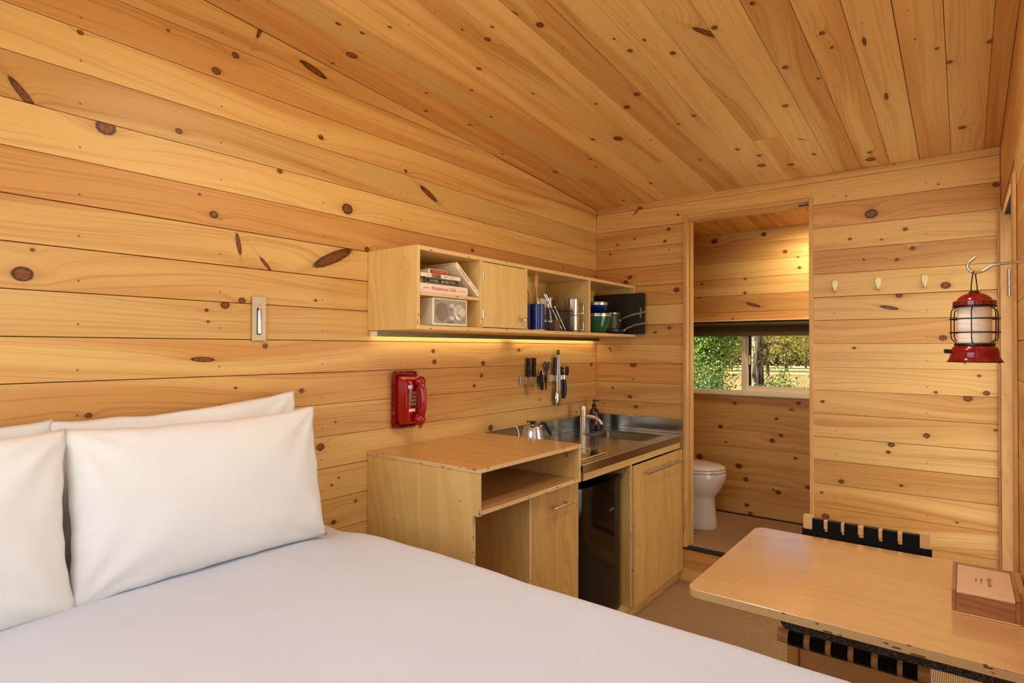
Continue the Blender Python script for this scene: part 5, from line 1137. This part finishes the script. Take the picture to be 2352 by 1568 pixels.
# ---------------------------------------------------------------- outdoors behind the bathroom window
GZ = -0.55
def flat_ground():
    n = Nodes('dry_meadow'); P = n.obj(); a_ = n.noise(P, 0.25, 4); b_ = n.noise(P, 3.0, 4)
    c = n.mix(n.smooth(a_, 0.35, 0.65), srgb(150, 130, 80), srgb(178, 158, 108)); c = n.mix(n.math('MULTIPLY', b_, 0.45), c, srgb(104, 102, 50))
    n.set(Base_Color=c, Roughness=1.0); return n.m
def leaf_material(name, a, b, c):
    n = Nodes(name); P = n.obj(); v = n.noise(P, 9.0, 3, 0.7); w = n.noise(P, 1.4, 2)
    col = n.mix(n.smooth(v, 0.3, 0.7), srgb(*a), srgb(*b)); col = n.mix(n.smooth(w, 0.5, 0.75), col, srgb(*c))
    n.set(Base_Color=col, Roughness=0.6); n.put(n.b.inputs['Transmission Weight'], 0.0)
    tr = n.new('ShaderNodeBsdfTranslucent'); n.put(tr.inputs[0], col); mx = n.new('ShaderNodeMixShader'); mx.inputs[0].default_value = 0.3
    n.put(mx.inputs[1], n.b.outputs[0]); n.put(mx.inputs[2], tr.outputs[0]); n.put(n.out.inputs[0], mx.outputs[0]); return n.m
def bark_material():
    n = Nodes('furrowed_bark'); P = n.obj(); v = n.noise(n.vec('MULTIPLY', P, (26, 26, 3.2)), 1.0, 4, 0.65)
    n.set(Base_Color=n.mix(n.smooth(v, 0.42, 0.62), srgb(62, 50, 40), srgb(158, 142, 122)), Roughness=0.95); n.bump(v, 0.9, 0.03); return n.m
MAT['meadow'] = flat_ground(); MAT['bark'] = bark_material()
MAT['leaf_green'] = leaf_material('shrub_leaves', (66, 104, 40), (150, 178, 84), (196, 200, 120))
MAT['leaf_dark'] = leaf_material('dark_shrub_leaves', (40, 72, 28), (104, 136, 56), (150, 160, 80))
MAT['leaf_yellow'] = leaf_material('autumn_leaves', (176, 160, 78), (222, 202, 116), (190, 186, 118))
MAT['leaf_olive'] = leaf_material('olive_leaves', (132, 146, 78), (184, 186, 112), (170, 172, 112))
MAT['straw'] = leaf_material('straw_grass', (150, 132, 80), (186, 168, 118), (130, 120, 66))
gd = G(); gd.box((0, 45, GZ-0.05), (150, 120, 0.1)); structure('ground', gd, 'meadow', 'dry grass meadow behind the cabin')
def leaf_mesh(name, pts, size, mat, seed):
    R = random.Random(seed); vs = []; fs = []
    for p in pts:
        n = Vector((R.gauss(0, 1), R.gauss(0, 1), R.gauss(0.3, 1))).normalized(); a_ = n.orthogonal().normalized(); a_ = (Matrix.Rotation(R.uniform(0, 6.28), 3, n) @ a_); b_ = n.cross(a_)
        s = size*R.uniform(0.6, 1.3); k = len(vs)
        vs += [p-a_*s, p+b_*s*0.55-a_*s*0.1, p+a_*s, p-b_*s*0.55-a_*s*0.1]; fs.append((k, k+1, k+2, k+3))
    me = bpy.data.meshes.new(name); me.from_pydata([tuple(v) for v in vs], [], fs); me.materials.append(MAT[mat]); me.update(); return me
def shrub(lab, loc, w, h, n, size, mat, seed, stems=7):
    t = thing('shrub', lab, 'shrub', loc, group='shrubs outside the bathroom window'); R = random.Random(seed); pts = []; g = G()
    ends = []
    for k in range(stems):
        a_ = R.uniform(0, 6.28); q = Vector((w*0.42*math.cos(a_)*R.uniform(.3, 1), w*0.42*math.sin(a_)*R.uniform(.3, 1), h*R.uniform(0.7, 1.0)))
        mid = Vector((q.x*0.35, q.y*0.35, q.z*0.5))+Vector((R.gauss(0, .05), R.gauss(0, .05), 0)); g.tube([(0, 0, 0), mid, q], [0.020, 0.012, 0.004], 6)
        ends += [(mid, q)]
        for j in range(5):
            f = R.uniform(0.2, 0.9); b0 = mid.lerp(q, f); b1 = b0+Vector((R.gauss(0, w*.16), R.gauss(0, w*.16), R.gauss(0.05*h, h*.12))); g.tube([b0, b1], [0.007, 0.002], 5); ends.append((b0, b1))
    g.done('stem', 'bark', t)
    for i in range(n):
        a_, b_ = R.choice(ends); p = a_.lerp(b_, R.random()**0.7)+Vector((R.gauss(0, w*.09), R.gauss(0, w*.09), R.gauss(0, h*.07)))
        if p.z > 0.02: pts.append(p)
    link('foliage', leaf_mesh('foliage', pts, size, mat, seed), t, kind='stuff')
shrub('tall leafy green shrub close behind the left window pane', (-0.98, 4.95, GZ), 1.25, 3.3, 19000, 0.024, 'leaf_green', 3, 16)
shrub('dark green shrub low behind the left window pane', (-0.80, 4.20, GZ), 0.80, 1.75, 8000, 0.018, 'leaf_dark', 8, 12)
shrub('green shrub at the right foot of the big tree trunk', (-0.62, 7.25, GZ), 0.80, 1.45, 5200, 0.026, 'leaf_dark', 12, 9)
shrub('pale green shrub far left behind the tall leafy one', (-3.5, 8.6, GZ), 3.0, 4.4, 12000, 0.042, 'leaf_olive', 21, 12)
BT = thing('big_tree', 'big grey tree trunk with furrowed bark close outside the window', 'tree', (-0.965, 7.45, GZ))
R = random.Random(5)
def trunk(g):
    n = 18; rs = []
    for i in range(16):
        z = i*0.42; r = 0.108+0.06*math.exp(-z*1.6)-0.003*i
        rs.append([(r*math.cos(2*PI*k/n)*(1+0.05*math.sin(k*2.1+i*0.3))+0.02*math.sin(z)+0.020*z, r*math.sin(2*PI*k/n)*(1+0.05*math.cos(k*1.7)), z-0.02) for k in range(n)])
    g.rings(rs)
part(BT, 'trunk', 'bark', trunk)
part(BT, 'branch', 'bark', lambda g: (g.tube([(0.14, 0, 2.03), (0.32, 0.1, 2.10), (0.50, 0.1, 2.05), (0.66, 0.1, 1.90)], [0.045, 0.03, 0.02, 0.008], 8), g.tube([(0.08, 0, 4.2), (0.7, 0.2, 5.2), (1.2, 0.3, 6.4)], [0.06, 0.04, 0.015], 8), g.tube([(0.06, 0, 4.0), (-0.6, 0.2, 5.1), (-1.1, 0.3, 6.3)], [0.06, 0.04, 0.015], 8)))
pts = [Vector((R.gauss(0.1, 1.2), R.gauss(0.2, 1.0), R.gauss(6.6, 0.7))) for _ in range(2600)]
link('crown', leaf_mesh('crown', pts, 0.08, 'leaf_yellow', 4), BT, kind='stuff')
protos = []
for k, (mat, lab) in enumerate((('leaf_yellow', 'slim yellow autumn tree'), ('leaf_olive', 'slim olive green tree'), ('leaf_green', 'slim green tree'))):
    t = thing('distant_tree', lab, 'tree', (0, 0, GZ), group='distant trees along the edge of the meadow'); R = random.Random(40+k)
    part(t, 'trunk', 'bark', lambda g: g.tube([(0, 0, 0), (0.15, 0, 4), (0.0, 0.1, 9), (0.1, 0, 12)], [0.14, 0.11, 0.07, 0.02], 7))
    pts = [Vector((R.gauss(0, 1.25), R.gauss(0, 1.25), min(13.5, max(0.3, R.triangular(0.3, 13.5, 4.5))))) for _ in range(5000)]
    link('crown', leaf_mesh('crown', pts, 0.12, mat, 50+k), t, kind='stuff'); protos.append(t)
R = random.Random(77); used = set(); ords = ('first', 'second', 'third', 'fourth', 'fifth', 'sixth', 'seventh', 'eighth', 'ninth', 'tenth', 'eleventh', 'twelfth', 'thirteenth', 'fourteenth', 'fifteenth', 'sixteenth', 'seventeenth', 'eighteenth', 'nineteenth', 'twentieth', 'twenty-first', 'twenty-second')
NT = 20
names = ['slim yellow autumn tree', 'slim olive green tree', 'slim green tree']
for i in range(NT):
    k = (0, 1, 0, 2, 1, 0, 1)[i % 7]; o = protos[k] if k not in used else copy_tree(protos[k]); used.add(k)
    d = 50+9*(i % 3)+R.uniform(-1, 1); ang = math.radians(-27.5+1.5*i)
    o.location = (2.0+d*math.sin(ang), -3.6+d*math.cos(ang), GZ); o.rotation_euler = (0, 0, R.uniform(0, 6.28)); s = R.uniform(0.8, 1.15); o.scale = (s, s, s)
    o['label'] = names[k]+' at the meadow edge, '+ords[i]+' from the left along the row'
def forest():
    R = random.Random(31); pts = []
    for i in range(26000):
        d = R.uniform(78, 92); ang = math.radians(R.uniform(-34, 14)); pts.append(Vector((2+d*math.sin(ang), -3.6+d*math.cos(ang), GZ+15*R.random()**1.3)))
    o = link('forest', leaf_mesh('forest', pts, 0.62, 'leaf_olive', 3), kind='stuff'); tag(o, 'hazy olive woodland far behind the row of trees', 'forest')
forest()
def straw():
    R = random.Random(9); vs = []; fs = []
    for i in range(32000):
        d = 9+36*R.random()**1.3; ang = math.radians(R.uniform(-28, 8)); x, y = 2+d*math.sin(ang), -3.6+d*math.cos(ang)
        h = R.uniform(0.25, 0.65); w = 0.003+0.0003*d; a_ = R.uniform(0, 3.14); dx_, dy_ = w*math.cos(a_), w*math.sin(a_); lx, ly = R.gauss(0, .12), R.gauss(0, .12); k = len(vs)
        vs += [(x-dx_, y-dy_, GZ), (x+dx_, y+dy_, GZ), (x+lx, y+ly, GZ+h)]; fs.append((k, k+1, k+2))
    me = bpy.data.meshes.new('meadow_grass'); me.from_pydata(vs, [], fs); me.materials.append(MAT['straw']); me.update()
    o = link('meadow_grass', me, kind='stuff'); return tag(o, 'tall straw-coloured grass standing in the meadow', 'grass')
straw()
